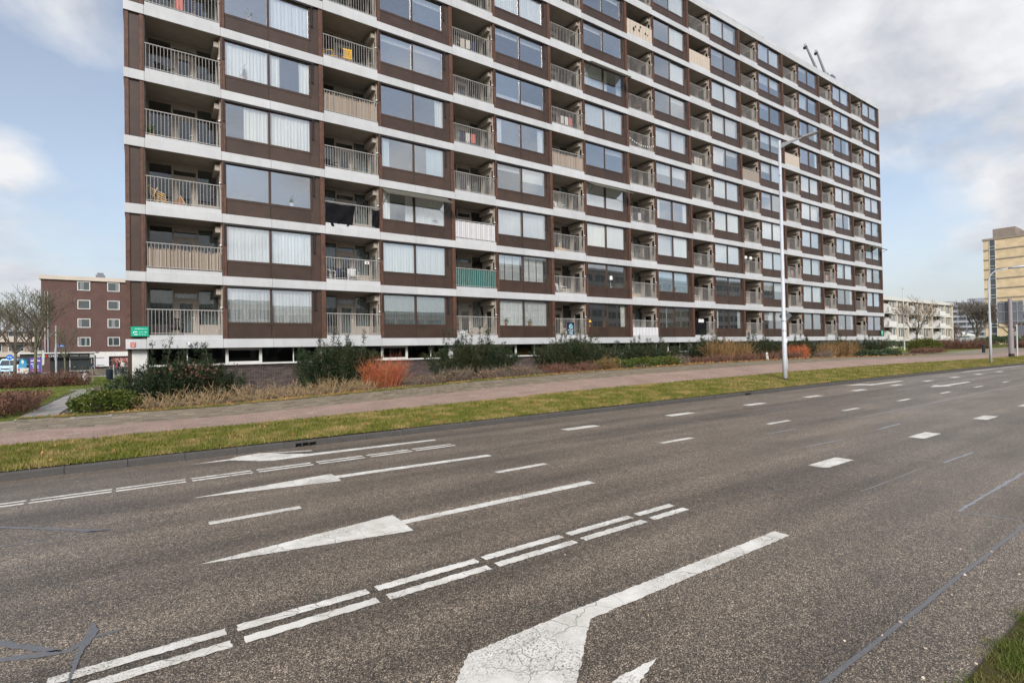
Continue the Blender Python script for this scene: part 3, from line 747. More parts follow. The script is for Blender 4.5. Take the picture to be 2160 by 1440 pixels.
hd = bx((1.83, 1.86, 1.635, 1.67, 1.30, 1.48), (1.74, 1.86, 1.625, 1.645, 1.40, 1.425)); hdm = hd.mesh('door_handle', 'plastic')
def pane(x0, x1, z0, z1, y): return bx((x0, x1, y, y + .008, z0, z1))
p1m = pane(.17, 1.0, 1.10, 2.70, 1.70).mesh('pane', 'glass2'); p2m = pane(2.03, BALW - .04, 1.10, 2.70, 1.70).mesh('pane', 'glass2'); p3m = pane(1.27, 1.77, .72, 2.08, 1.695).mesh('pane', 'glass2'); p4m = pane(1.08, 1.95, 2.31, 2.52, 1.70).mesh('pane', 'glass2')
# right hand side wall with door and narrow light, facing -X
xs_ = BALW - .04
sf = bx((xs_, BALW, .20, .26, .425, 2.83), (xs_, BALW, .46, .55, .425, 2.83), (xs_, BALW, 1.42, 1.66, .425, 2.83), (xs_, BALW, .26, .46, .425, 1.08), (xs_, BALW, .26, .46, 2.2, 2.83), (xs_, BALW, .55, 1.42, 2.24, 2.83)); sfm = sf.mesh('side_frame', 'cream')
sdm = bx((xs_ + .005, BALW - .005, .555, .70, .44, 2.235), (xs_ + .005, BALW - .005, 1.27, 1.415, .44, 2.235), (xs_ + .005, BALW - .005, .70, 1.27, .44, .75), (xs_ + .005, BALW - .005, .70, 1.27, 2.08, 2.235)).mesh('side_door', 'cream')
sp1m = bx((xs_ + .018, xs_ + .026, .70, 1.27, .75, 2.08)).mesh('pane', 'glass2'); sp2m = bx((xs_ + .018, xs_ + .026, .26, .46, 1.08, 2.2)).mesh('pane', 'glass2')
duct = MB(); duct.prism([(.30, 2.40), (.30, 2.62), (.36, 2.68), (1.6, 2.68), (1.6, 2.40)], 'x', BALW - .24, BALW - .045); ductm = duct.mesh('duct_casing', 'cream')
lampm = MB().lathe([(.0, 0), (.05, .02), (.06, .06), (.03, .09)], (BALW - .05, .14, 1.75), 8).mesh('wall_light', 'plastic')
rl = MB(); rl.tube([(0.0, .10, 1.655), (BALW, .10, 1.655)], .026, 8); rl.box(.01, BALW - .01, .085, .115, .64, .665)
nb = 22
for k in range(nb):
    x = .06 + k * (BALW - .12) / (nb - 1); rl.box(x - .008, x + .008, .092, .108, .50 if k % 6 == 0 else .60, 1.64)
rlm = rl.mesh('railing', 'rail')
# window bay
wf = bx((.19, 3.94, .085, .17, 1.077, 1.163), (1.955, 2.06, .075, .17, 1.163, 2.69), (3.84, 3.94, .085, .17, 1.163, 2.69), (.19, 3.94, .085, .17, 2.69, 2.86), (.17, .19, .085, .17, 1.1, 2.86)); wfm = wf.mesh('window', 'brown')
wpL = pane(.19, 1.955, 1.163, 2.69, .125).mesh('pane', 'glass'); wpR = pane(2.06, 3.84, 1.163, 2.69, .125).mesh('pane', 'glass')
sp = MB()
def panel(x0, x1, z0, z1, y=.10):
    m = MB(); m.box(x0, x1, y, y + .06, z0, z1); m.box(x0 + .0, x0 + .022, y - .012, y, z0, z1); m.box(x1 - .022, x1, y - .012, y, z0, z1); m.box(x0 + .022, x1 - .022, y - .012, y, z1 - .022, z1); return m
spL = panel(.19, 2.0, .42, 1.075).mesh('spandrel_panel', 'brown'); spR = panel(2.012, 3.84, .42, 1.075).mesh('spandrel_panel', 'brown')
colm = panel(3.845, 4.30, .42, 2.86, .115).mesh('column_panel', 'brown')
ps = MB(); ps.box(0.0, .17, .05, .24, .42, 2.87); ps.box(.02, .06, .035, .05, .42, 2.87); psm = ps.mesh('steel_post', 'rust')
ps = MB(); ps.box(4.305, 4.519, .05, .24, .42, 2.87); ps.box(4.46, 4.50, .035, .05, .42, 2.87); psm2 = ps.mesh('steel_post', 'rust')
aw = MB(); aw.prism([(.0, 2.72), (.0, 2.80), (.035, 2.815), (.085, 2.815), (.085, 2.71)], 'x', .10, 4.05); awm = aw.mesh('awning', 'dark')
def arm(x): return bx((x, x + .045, .01, .06, 1.85, 2.72), (x - .01, x + .055, .0, .07, 1.80, 1.90)).mesh('arm', 'dark')
armL, armR = arm(.07), arm(3.96)
# awning let down a little
ao = MB(); ao.sheet(lambda u, v: (.12 + 3.9 * u, .03 - .75 * v, 2.77 - .42 * v - .03 * math.sin(v * 3.14)), 12, 4); ao.box(.12, 4.02, -.75, -.70, 2.29, 2.36); aom = ao.mesh('awning', 'darkcurt')
aoa = MB().tube([(3.9, .03, 1.9), (3.92, -.70, 2.33)], .016, 5).mesh('arm', 'dark'); aob = MB().tube([(.2, .03, 1.9), (.2, -.70, 2.33)], .016, 5).mesh('arm', 'dark')
# curtains
def pleat(w, seed, z0=1.17, z1=2.70, amp=.035, flare=0.0):
    r = random.Random(seed); n = int(w / .022)
    ph = [r.uniform(0, 6.28) for _ in range(3)]; k1 = r.uniform(34, 48)
    m = MB()
    def fn(u, v):
        x = w * u; y = amp * (math.sin(k1 * x + ph[0]) * .7 + .5 * math.sin(k1 * .37 * x + ph[1]) + .3 * math.sin(k1 * 1.9 * x + ph[2])) * (.5 + .5 * v)
        return (x + flare * v * (u - .5), .21 + y, z1 - (z1 - z0) * v)
    m.sheet(fn, n, 5); return m
CUR = {}
for nm, w in (('F', 1.84), ('h', 1.05), ('t', .48)):
    for s_ in range(3): CUR[nm, s_] = pleat(w, s_ * 7 + len(nm) + int(w * 10), amp=.026)
def blind(x0, x1, z0, z1): return bx((x0, x1, .30, .305, z0, z1), (x0, x1, .295, .312, z0 - .02, z0))
curt_mesh = {}
def cmesh(key, builder, mat):
    k = (key, mat)
    if k not in curt_mesh: curt_mesh[k] = builder().mesh('curtain', mat, key[0] in 'Fht')
    return curt_mesh[k]
def put_curtain(win, side, code, r, mat):
    x0 = .15 if side == 0 else 2.03
    w = 1.84
    s_ = r.randrange(3)
    if code == 'F': add('curtain', cmesh(('F', s_), lambda: CUR['F', s_], mat), win, (x0, 0, 0))
    elif code == 'L': add('curtain', cmesh(('t', s_), lambda: CUR['t', s_], mat), win, (x0, 0, 0))
    elif code == 'R': add('curtain', cmesh(('t', s_), lambda: CUR['t', s_], mat), win, (x0 + w - .48, 0, 0))
    elif code == 'H': add('curtain', cmesh(('h', s_), lambda: CUR['h', s_], mat), win, (x0 + w - 1.05, 0, 0))
    elif code == 'G': add('curtain', cmesh(('h', s_), lambda: CUR['h', s_], mat), win, (x0, 0, 0))
    elif code == 'B': put_curtain(win, side, 'L', r, mat); put_curtain(win, side, 'R', r, mat)
    elif code == 'T': add('blind', cmesh(('bT',), lambda: blind(0, w, 2.40, 2.72), 'blind'), win, (x0, 0, 0))
    elif code == 'M': add('blind', cmesh(('bM',), lambda: blind(0, w, 1.95, 2.72), 'blind'), win, (x0, 0, 0))
    elif code == 'W': add('blind', cmesh(('bW',), lambda: blind(0, w, 1.20, 2.72), 'blind'), win, (x0, 0, 0))
    elif code == 'S': add('blind', cmesh(('bS',), lambda: bx((0, w, .30, .305, 1.17, 1.50)), 'blind'), win, (x0, 0, 0))
    elif code == 'Z':
        def z_():
            m = MB()
            for k in range(11): m.box(0, w, .30, .306, 1.20 + k * .14, 1.20 + k * .14 + .085)
            m.box(0, w, .312, .314, 1.2, 2.72); return m
        add('blind', cmesh(('bZ',), z_, 'blind'), win, (x0, 0, 0))
    elif code == 'V':
        def v_():
            m = MB()
            for k in range(3): m.box(.03 + k * .60, .55 + k * .60, .30 + .02 * k, .305 + .02 * k, 1.18, 2.72)
            return m
        add('blind', cmesh(('bV',), v_, 'blind'), win, (x0, 0, 0))
def pale(q, f, b_):
    if f < 5 or b_ < 2: return q
    return q if q != 'NN' and random.Random(f * 5 + b_).random() < .75 else random.Random(f * 13 + b_).choice(['FF', 'MT', 'WF', 'TF', 'FB', 'MM'])
ROWS = {1: 'FF FF FF NR FF LR MM FF NR FF', 2: 'FF FF VV NN FF NN MM FF NR FF', 3: 'NN BF ZZ FF ZF NN NN FF FF NN', 4: 'HF LH TM ZZ LR FF FF NF NF NN', 5: 'FB NR LR NT NN NN TN FF TT NN', 6: 'NF TT SS FF ZZ TT TT NF TT NN', 7: 'FF TT TT NN NT TF MN NF TT NF', 8: 'FF NT FF TN NF NF NN TF NN TF', 9: 'NF FF NT TT NF NN NF NN TT NN', 10: 'FF NF FF NF TT NF NN TF NN TT'}
MATS = {(1, 0): 'sheer', (1, 1): 'greynet', (1, 2): 'sheer', (1, 4): 'darkcurt', (1, 9): 'greynet', (2, 1): 'offwhite', (2, 4): 'bluecurt', (2, 9): 'bluecurt', (4, 1): 'bluecurt', (1, 7): 'greynet', (6, 0): 'sheer'}
OPEN_AWN = {(3, 1), (4, 3), (7, 3), (4, 9)}
for f in range(1, NFL + 1):
    rows = ROWS[f].split()
    rr_ = random.Random(f * 77)
    rows = [pale(q, f, b_) if (b_ < 5 or f < 3) else rr_.choice(['FF', 'FF', 'FF', 'MM', 'WW', 'WF', 'FW', 'TN', 'LR', 'WT', 'MF']) for b_, q in enumerate(rows)]
    for b_ in range(NBAY):
        o = ul(b_, f); wo = (o[0] + BALW, 0, o[2])
        bal_o = add('balcony', balm, apt, o)
        for nm, me in (('rear_frame', frm), ('rear_boarding', bpms[0]), ('rear_boarding', bpms[1]), ('door', drm), ('door_handle', hdm), ('pane', p1m), ('pane', p2m), ('pane', p3m), ('pane', p4m), ('side_frame', sfm), ('side_door', sdm), ('pane', sp1m), ('pane', sp2m), ('duct_casing', ductm), ('wall_light', lampm), ('railing', rlm)):
            add(nm, me, bal_o)
        r = random.Random(f * 31 + b_)
        if (f, b_) in ((1, 0), (1, 1), (2, 0), (2, 1), (3, 1), (4, 1), (1, 2), (1, 4)) or r.random() < .35:
            for (xx, ww) in ((.15, .86), (2.03, .78), (1.2, .6)):
                if r.random() < .8:
                    cm_ = MB(); cm_.v = [(v[0] * ww / 1.05 + xx, v[1] + 1.64, 2.72 - (2.72 - v[2]) * (1.45 if xx != 1.2 else 1.3)) for v in CUR['h', 0].v]; cm_.f = CUR['h', 0].f
                    key = ('bc', round(xx, 2))
                    if key not in curt_mesh: curt_mesh[key] = cm_.mesh('curtain', 'greynet', True)
                    add('curtain', curt_mesh[key], bal_o)
        win = add('window', wfm, apt, wo)
        add('pane', wpL, win, (0, 0, rnd.uniform(-.003, .003)), (rnd.uniform(-.006, .006), 0, rnd.uniform(-.010, .010))); add('pane', wpR, win, (0, 0, 0), (rnd.uniform(-.006, .006), 0, rnd.uniform(-.010, .010)))
        m_ = MATS.get((f, b_), r.choice(['sheer', 'sheer', 'offwhite']))
        for s_ in (0, 1): put_curtain(win, s_, rows[b_][s_], r, m_)
        add('spandrel_panel', spL, apt, wo); add('spandrel_panel', spR, apt, wo); add('column_panel', colm, apt, wo); add('steel_post', psm, apt, wo); add('steel_post', psm2, apt, wo)
        if (f, b_) in OPEN_AWN:
            a_ = add('awning', aom, apt, wo); add('arm', aoa, a_); add('arm', aob, a_)
        else:
            a_ = add('awning', awm, apt, wo); add('arm', armL, a_); add('arm', armR, a_)
# corner columns at the left and the thin end post at the right
ccp = panel(.17, .53, .42, 2.86, .10).mesh('column_panel', 'brown'); cpost = bx((.02, .165, .055, .24, .42, 2.87)).mesh('corner_post', 'rust'); cpost2 = bx((.535, .69, .05, .24, .42, 2.87), (.60, .64, .035, .05, .42, 2.87)).mesh('corner_post', 'rust')
epost = bx((0.003, .165, .06, .35, .42, 2.87)).mesh('end_post', 'rust')
for f in range(1, NFL + 1):
    z = ZF + (f - 1) * FH - .1
    for nm, me in (('column_panel', ccp), ('corner_post', cpost), ('corner_post', cpost2)): add(nm, me, apt, (0, 0, z))
    add('end_post', epost, apt, (B0 + NBAY * BW - XL, 0, z))

# -- semi-basement: white window strip over a brick plinth
Zs0, Zs1 = ZF - .1 - .74, ZF - .1 + .02       # sill and head of strip (local)
YB = .42
wp = MB(); wp.box(.30, W - .32, YB + .08, YB + .3, -.7, Zs0 - .03); add('plinth', wp.mesh('plinth', 'mortar'), apt)
wp = MB(); wp.box(.28, W - .30, YB - .06, YB + .12, Zs0 - .03, Zs0 + .05); add('sill', wp.mesh('sill', 'white'), apt)
bk = MB(); row = 0; z = -.45
while z < Zs0 - .05:
    x = .31 + (.11 if row % 2 else 0)
    while x < 40:
        bk.box(x, x + .205, YB + .065 + rnd.uniform(-.003, .003), YB + .085, z, z + .052); x += .2165
    z += .0635; row += 1
tag(add('bricks', bk.mesh('bricks', 'brick'), apt), kind='stuff')
bk = MB(); bk.box(40.0, W - .32, YB + .06, YB + .079, -.6, Zs0 - .031); add('far_brickwork', bk.mesh('far_brickwork', 'farbrick'), apt)
bk = MB(); x = .31
while x < W - .4:
    bk.box(x, x + .10, YB + .03, YB + .085, Zs0 - .145, Zs0 - .032); x += .112
tag(add('brick_soldier_course', bk.mesh('brick_soldier_course', 'brick'), apt), kind='stuff')
strip_f = bx((0, .07, YB, YB + .09, Zs0 + .05, Zs1), (2.95, 3.07, YB, YB + .09, Zs0 + .05, Zs1), (1.45, 1.49, YB, YB + .08, Zs0 + .05, Zs1), (4.35, 4.47, YB, YB + .09, Zs0 + .05, Zs1), (5.85, 5.89, YB, YB + .08, Zs0 + .05, Zs1), (3.07, 4.35, YB, YB + .09, Zs0 + .05, Zs0 + .12), (3.07, 4.35, YB, YB + .09, Zs1 - .12, Zs1), (6.98, 7.33, YB - .02, YB + .12, Zs0 + .05, Zs1)).mesh('basement_window', 'white')
bpanes = [bx((a, c_, YB + .05, YB + .056, Zs0 + .05, Zs1)).mesh('pane', 'glassdark') for a, c_ in ((.07, 1.45), (1.49, 2.95), (3.07, 4.35), (4.47, 5.85), (5.89, 6.98))]
for b_ in range(NBAY):
    w_ = add('basement_window', strip_f, apt, (B0 + b_ * BW - XL, 0, 0))
    for pm_ in bpanes: add('pane', pm_, w_)
c = MB(); c.box(.30, W - .32, YB + 2.4, YB + 2.5, -.3, ZF); add('cellar_wall', c.mesh('cellar_wall', 'concrete'), apt)
c = MB(); c.box(.20, .72, YB - .12, YB + .2, -.3, ZF - .1 + .02); add('corner_pier', c.mesh('corner_pier', 'white'), apt)
c = MB(); c.box(W - .55, W - .25, YB - .1, YB + .2, -.3, ZF - .1 + .02); add('corner_pier', c.mesh('corner_pier', 'white'), apt)
# stored boxes seen through the basement windows
for (x, w, h, lab) in ((8.9 + 1.2, .55, .42, 'cardboard box behind basement glass left of the orange dogwood'), (12.9, 1.2, .3, 'long cardboard box behind basement glass right of the orange dogwood'), (19.7, .9, .45, 'cardboard box behind basement window past the third conifer'), (27.5, 1.6, .25, 'low cardboard box in basement window under the black sheet')):
    b2 = MB(); b2.box(0, w, 0, .4, 0, h); b2.box(-.01, w + .01, -.01, .41, h, h + .04); tag(add('cardboard_box', b2.mesh('cardboard_box', 'cardboard'), None, (x, D + YB + .35, ZF - .72)), lab, 'box')

# -- roof cradle crane
cr = empty('roof_crane', (63.5, 28.4, ZF + 28.25)); tag(cr, 'grey twin-jib maintenance crane standing on the flat roof edge', 'crane')
b2 = MB(); b2.box(-1.5, 1.9, -.35, .35, .75, 1.15); [b2.box(x - .08, x + .08, y - .08, y + .08, .3, .75) for x in (-1.2, 1.5) for y in (-.3, .3)]; add('chassis', b2.mesh('chassis', 'lamphead'), cr)
add('counterweight', bx((1.35, 2.1, -.4, .4, 1.15, 2.05), (1.5, 1.95, -.3, .3, 2.05, 2.2)).mesh('counterweight', 'signback'), cr)
for x in (-1.2, 1.5):
    for y in (-.4, .4): add('wheel', MB().torus((x, y, .18), .14, .05, 'y', 12, 6).mesh('wheel', 'tyre'), cr)
for (x0, x1, h0, h1) in ((-.6, -3.9, 1.3, 3.75), (1.2, -1.5, 1.4, 3.85)):
    b2 = MB(); b2.tube([(x0, 0, h0), (x1, -.1, h1)], [.15, .10], 4); b2.tube([(x1, -.1, h1), (x1 - .4, -.15, h1 + .10), (x1 - .52, -.2, h1 - .25)], [.11, .13, .08], 5); jb = add('jib', b2.mesh('jib', 'lamphead'), cr)
    add('hoist_block', bx((x1 - .66, x1 - .42, -.32, -.08, h1 - .45, h1 - .22)).mesh('hoist_block', 'dark'), jb)
    add('ram', MB().tube([(x0 + .2, 0, 1.1), (x0 - .9, -.05, h0 + .62)], .05, 5).mesh('ram', 'lamp'), jb)
b2 = MB(); b2.tube([(-.9, .2, 1.1), (-.3, .2, 2.1), (.5, .2, 1.3)], .06, 5); b2.tube([(.1, -.2, 1.1), (.6, -.2, 2.2), (1.2, -.2, 1.5)], .06, 5); add('winch_frame', b2.mesh('winch_frame', 'lamphead'), cr)

# ================================================================== SIGNS AND THINGS ON THE BUILDING
# green notice board on the left corner
t = empty('green_sign', (XL + .17, D - .035, ZF + .52)); tag(t, 'green rectangular sign with white lettering on the left corner column', 'sign')
b = MB(); b.box(0, .60, 0, .05, 0, .40); add('board', b.mesh('board', 'greensign'), t)
b = MB(); b.box(.08, .22, -.004, 0, .17, .20); b.box(.08, .10, -.004, 0, .12, .17); b.box(.11, .23, -.004, 0, .065, .095); add('emblem', b.mesh('emblem', 'printwhite'), t)
for (x0, x1, z) in ((.14, .20, .30), (.22, .34, .305), (.36, .42, .30), (.44, .46, .30), (.49, .51, .30), (.54, .56, .30), (.28, .32, .17), (.36, .40, .17), (.46, .54, .17), (.28, .33, .075), (.38, .40, .075), (.43, .46, .075), (.49, .51, .075)):
    add('lettering', bx((x0, x1, -.003, 0, z, z + .018)).mesh('lettering', 'printwhite'), t)
t = empty('red_plate', (XL + .15, D - .012, ZF + .07)); tag(t, 'small faded red square plate with pale emblem on the lowest white band', 'sign')
b = MB(); b.box(0, .19, 0, .012, 0, .21); add('plate', b.mesh('plate', 'redsign'), t)
b = MB(); b.tube([(.04, -.003, .17), (.085, -.003, .10), (.16, -.003, .17)], .016, 5); b.tube([(.05, -.003, .06), (.10, -.003, .035), (.15, -.003, .06)], .018, 5); add('emblem', b.mesh('emblem', 'pinkprint'), t)
t = empty('band_camera', (1.6, D - .0, ZF + .14)); tag(t, 'small white camera bracket on the lowest band under the left balcony', 'camera')
b = MB(); b.tube([(0, 0, .08), (-.03, -.12, .1), (.02, -.14, 0)], .012, 5); add('bracket', b.mesh('bracket', 'dark'), t)
b = MB(); b.prism([(0, 0), (.10, 0), (.10, .12), (.03, .14)], 'y', -.2, -.06); add('housing', b.mesh('housing', 'plastic'), t)
t = empty('green_sign', (72.7, D - .05, ZF + .50)); tag(t, 'tiny green sign at the far right end of the lowest storey', 'sign')
b = MB(); b.box(0, .5, 0, .04, 0, .62); add('board', b.mesh('board', 'greensign'), t); b = MB(); b.box(.1, .4, -.004, 0, .42, .46); b.box(.1, .35, -.004, 0, .3, .34); add('lettering', b.mesh('lettering', 'printwhite'), t)

def balc(b_, f, x=0.0, y=0.0, z=.425):
    return (B0 + b_ * BW + x, D + y, ZF + (f - 1) * FH + z)
# estate agent board
t = empty('sale_board', balc(3, 1, 1.02, .045, .45)); tag(t, 'navy sale board with pale blue house emblem on a ground balcony railing', 'sign')
b = MB(); b.box(0, .62, 0, .03, 0, .98); add('board', b.mesh('board', 'navy'), t)
b = MB(); b.tube([(.17, -.006, .60), (.15, -.006, .72), (.31, -.006, .87), (.48, -.006, .72), (.46, -.006, .58), (.2, -.006, .56)], .022, 4)
b.torus((.31, -.006, .68), .075, .018, 'y', 12, 4); add('emblem', b.mesh('emblem', 'lightblue'), t)
for (z, w, h_, mt) in ((.47, .50, .025, 'printwhite'), (.39, .44, .05, 'lightblue'), (.30, .46, .03, 'printwhite'), (.19, .36, .07, 'lightblue'), (.07, .22, .05, 'printwhite')):
    n = 6; q = w / n
    for k in range(n):
        if (k + int(z * 100)) % 5: add('lettering', bx((.31 - w / 2 + k * q, .31 - w / 2 + k * q + q * .75, -.004, 0, z, z + h_)).mesh('lettering', mt), t)

# balcony screens
def reed_screen(b_, f, h, lab, mat='reed'):
    m = MB(); x = .05; r = random.Random(b_ * 9 + f)
    while x < BALW - .06:
        hh = h + r.uniform(-.10, .06); w = r.uniform(.010, .02); y = r.uniform(0, .014); m.box(x, x + w, .135 + y, .15 + y, .15, hh); x += w * .9
    o = add('reed_screen', m.mesh('reed_screen', mat), None, balc(b_, f)); tag(o, lab, 'screen'); return o
reed_screen(0, 2, 1.02, 'grey-brown reed screen tied inside the railing of the left-end second-storey balcony')
reed_screen(1, 5, 1.12, 'tan reed screen behind the fifth-storey railing in the second balcony column')
reed_screen(3, 5, 1.05, 'thin reed screen on the fifth-storey balcony of the fourth column')
def panel_screen(b_, f, x0, x1, z0, z1, mat, lab, ribs=True, y=.125, name='balcony_screen', cat='screen'):
    m = MB(); n = max(6, int((x1 - x0) / .05))
    m.sheet(lambda u, v: (x0 + (x1 - x0) * u, y + (.012 * math.sin(u * n * .9) if ribs else 0), z0 + (z1 - z0) * v), n, 3)
    m.sheet(lambda u, v: (x1 - (x1 - x0) * u, y + .01 + (.012 * math.sin((1 - u) * n * .9) if ribs else 0), z0 + (z1 - z0) * v), n, 3)
    o = add(name, m.mesh(name, mat), None, balc(b_, f)); tag(o, lab, cat); return o
panel_screen(2, 3, .04, BALW - .04, .17, 1.18, 'whitecloth', 'white cloth screen behind the third-storey railing in the third balcony column')
panel_screen(2, 2, .04, BALW - .04, .13, 1.20, 'greenscreen', 'bright green artificial hedge screen on a second-storey balcony')
panel_screen(4, 9, .04, BALW - .04, .12, 1.22, 'beigecloth', 'pale pink screen with dark blotches on a ninth-storey balcony', y=.06)
panel_screen(5, 9, .04, BALW - .04, .12, 1.22, 'beigecloth', 'plain beige screen on the ninth-storey balcony right of the blotched one', y=.06)
panel_screen(7, 7, .04, BALW - .04, .12, 1.22, 'beigecloth', 'beige screen on an upper balcony just right of the tall lamp post', y=.06)
panel_screen(4, 1, .02, BALW - .02, .10, .72, 'whitecloth', 'white sheet covering the lower half of a first-storey railing', y=.055, name='sheet', cat='sheet')
panel_screen(5, 1, .03, 1.55, .10, 1.30, 'blackcloth', 'black plastic sheet over the left half of a first-storey railing', y=.05, name='sheet', cat='sheet')
panel_screen(6, 6, .04, BALW - .04, .15, 1.15, 'reed', 'brown screen on sixth-storey balcony left of the lamp post', y=.13)
o = panel_screen(5, 1, .45, 1.15, 1.18, 1.45, 'plastic', 'white paper notice above the black plastic sheet', False, .03, 'notice', 'notice')
o = panel_screen(1, 2, 2.0, 2.22, 1.02, 1.18, 'plastic', 'small white notice with dark mark on railing above wicker chairs', False, .06, 'notice', 'notice')
b = MB(); b.box(2.08, 2.14, .050, .054, 1.06, 1.14); add('mark', b.mesh('mark', 'dark'), o)
b = MB()
for (x, z, r_) in ((.75, .62, .12), (.95, .86, .07), (1.35, .70, .09), (1.5, 1.0, .07), (2.05, .66, .08), (2.3, .62, .05)):
    b.lathe([(0, -.002), (r_, 0), (r_ * .9, .003)], (0, 0, 0), 9); nv = 27
    b.v[-nv:] = [(x + v[0], .038 + v[2], z + v[1] * 1.3) for v in b.v[-nv:]]
so_ = [q for q in bpy.data.objects if q.get('label', '').startswith('pale pink screen')][0]; add('dark_blotches', b.mesh('dark_blotches', 'dark'), so_)
# black cloth draped over a railing
def drape(x0, x1, zt, zb, lab, seed):
    m = MB(); r = random.Random(seed); ph = r.uniform(0, 6)
    def fn(side):
        def q(u, v):
            z = zt - (zt - zb) * v * (1 + .12 * math.sin(u * 5 + ph)) ; sag = .10 * math.sin(u * 3.14) * (1 - v)
            return (x0 + (x1 - x0) * u * (1 - .10 * v * (1 if u > .5 else 0)), .045 - .02 * math.sin(u * 9 + v * 7 + ph) - .012 * math.sin(u * 23 - v * 11) + side, z - sag * .3)
        return q
    m.sheet(fn(0), 40, 16); m.sheet(fn(.006), 40, 16)
    o = add('black_cloth', m.mesh('black_cloth', 'blackcloth', True), None, balc(1, 3)); tag(o, lab, 'cloth')
drape(.02, 1.52, 1.17, .02, 'large black cloth draped over a third-storey balcony railing', 2)
drape(2.42, 2.80, 1.12, .12, 'small black cloth at the right end of the draped third-storey railing', 5)

# chairs
def chair(loc, rz, mat, lab, kind='plastic', group=None):
    t = empty('balcony_chair', loc, rz); tag(t, lab, 'chair', group)
    m = MB(); m.sheet(lambda u, v: (-.23 + .46 * u, -.22 + .44 * v, .42 - .02 * math.sin(3.14 * u) * math.sin(3.14 * v)), 6, 6); m.box(-.23, .23, -.22, .22, .385, .40); add('seat', m.mesh('seat', mat), t)
    m = MB()
    for k in range(5): m.box(-.20 + k * .085, -.14 + k * .085, .20 + .0, .225, .42, .84)
    m.box(-.23, .23, .20, .235, .82, .90); m.box(-.23, .23, .20, .23, .44, .50); o = add('backrest', m.mesh('backrest', mat), t); o.rotation_euler = (-.15, 0, 0); o.location = (0, .06, .02)
    for sx in (-1, 1):
        for sy in (-1, 1):
            add('leg', MB().tube([(sx * .21, sy * .20, .42), (sx * .25, sy * .25, 0)], [.026, .018], 5).mesh('leg', mat), t)
        m = MB(); m.tube([(sx * .25, -.22, .40), (sx * .27, -.22, .62), (sx * .27, -.05, .66), (sx * .26, .22, .66)], .022, 5); add('armrest', m.mesh('armrest', mat), t)
    return t
chair(balc(0, 1, 1.05, .55), 2.9, 'black', 'dark folding chair on the lowest balcony at the left end')
chair(balc(3, 2, 1.2, .7), .5, 'plastic', 'white plastic chair on a second-storey balcony in the fourth column')
chair(balc(5, 2, 1.1, .7), .2, 'plastic', 'white chair on second-storey balcony in the sixth column')
chair(balc(3, 4, 1.2, .7), .4, 'plastic', 'small white chair on a fourth-storey balcony in the fourth column')
chair(balc(1, 6, .55, .6), .9, 'yellow', 'yellow chair at left on sixth-storey balcony')
chair(balc(1, 6, 1.35, .6), 3.0, 'yellow', 'yellow chair near the middle of the sixth-storey balcony')
chair(balc(1, 2, .30, .55), .8, 'plastic', 'white wicker armchair at left on second-storey balcony')
chair(balc(1, 2, .95, .8), .1, 'navy', 'dark chair with striped cushion between two white chairs')
chair(balc(1, 2, 1.55, .7), -.2, 'whitecloth', 'pale cushioned chair below the small notice on the railing')
chair(balc(1, 4, .5, .6), .4, 'black', 'dark chair at left on the fourth-storey balcony')
chair(balc(2, 6, 1.9, .7), .4, 'black', 'dark chair on sixth-storey balcony in the third column')
ORD = ['', 'first', 'second', 'third', 'fourth', 'fifth', 'sixth', 'seventh', 'eighth', 'ninth', 'tenth']
crnd = random.Random(21); clutter = set()
for (b_, f) in [(2, 5), (2, 7), (3, 6), (3, 7), (4, 2), (4, 3), (4, 4), (5, 3), (5, 5), (6, 1), (6, 2), (6, 4), (7, 1), (7, 3), (8, 2), (8, 3), (0, 5), (0, 6), (1, 7), (4, 7), (5, 6), (2, 1)]:
    k = crnd.randrange(4); x = crnd.uniform(.5, 2.0); nm = '%s-storey balcony in the %s column from the left' % (ORD[f], ORD[b_ + 1])
    if k == 0: chair(balc(b_, f, x, .6), crnd.uniform(-.6, .6), 'black', 'dark chair on the ' + nm)
    elif k == 1:
        t = empty('clothes_rack', balc(b_, f, x, .55), crnd.uniform(-.2, .2)); tag(t, 'clothes rack with washing on the ' + nm, 'clothes rack')
        m = MB(); m.tube([(-.5, -.2, 0), (.5, .2, .95)], .012, 4); m.tube([(.5, -.2, 0), (-.5, .2, .95)], .012, 4); [m.tube([(-.55, y, .95), (.55, y, .95)], .008, 4) for y in (-.2, 0, .2)]; add('frame', m.mesh('frame', 'plastic'), t)
        for q in range(3): add('garment', bx((-.5 + .36 * q, -.22 + .36 * q, -.21, -.19, .35 + .1 * crnd.random(), .96)).mesh('garment', crnd.choice(['whitecloth', 'navy', 'beigecloth', 'lightcoat', 'redsign'])), t)
    elif k == 2:
        t = empty('storage_box', balc(b_, f, x, .45)); tag(t, 'storage box on the ' + nm, 'box'); mt = crnd.choice(['lightwood', 'plastic', 'lamphead', 'cardboard'])
        add('body', bx((-.4, .4, 0, .4, 0, .42)).mesh('body', mt), t); add('lid', bx((-.42, .42, -.02, .42, .42, .47)).mesh('lid', 'lamphead'), t)
    else:
        t = empty('balcony_table', balc(b_, f, x, .6)); tag(t, 'small round table on the ' + nm, 'table')
        add('top', MB().lathe([(.36, .70), (.37, .72), (.36, .73)], (0, 0, 0), 14).mesh('top', crnd.choice(['wood', 'plastic', 'dark'])), t); add('leg', MB().lathe([(.2, 0), (.2, .03), (.03, .06), (.03, .70)], (0, 0, 0), 8).mesh('leg', 'dark'), t)
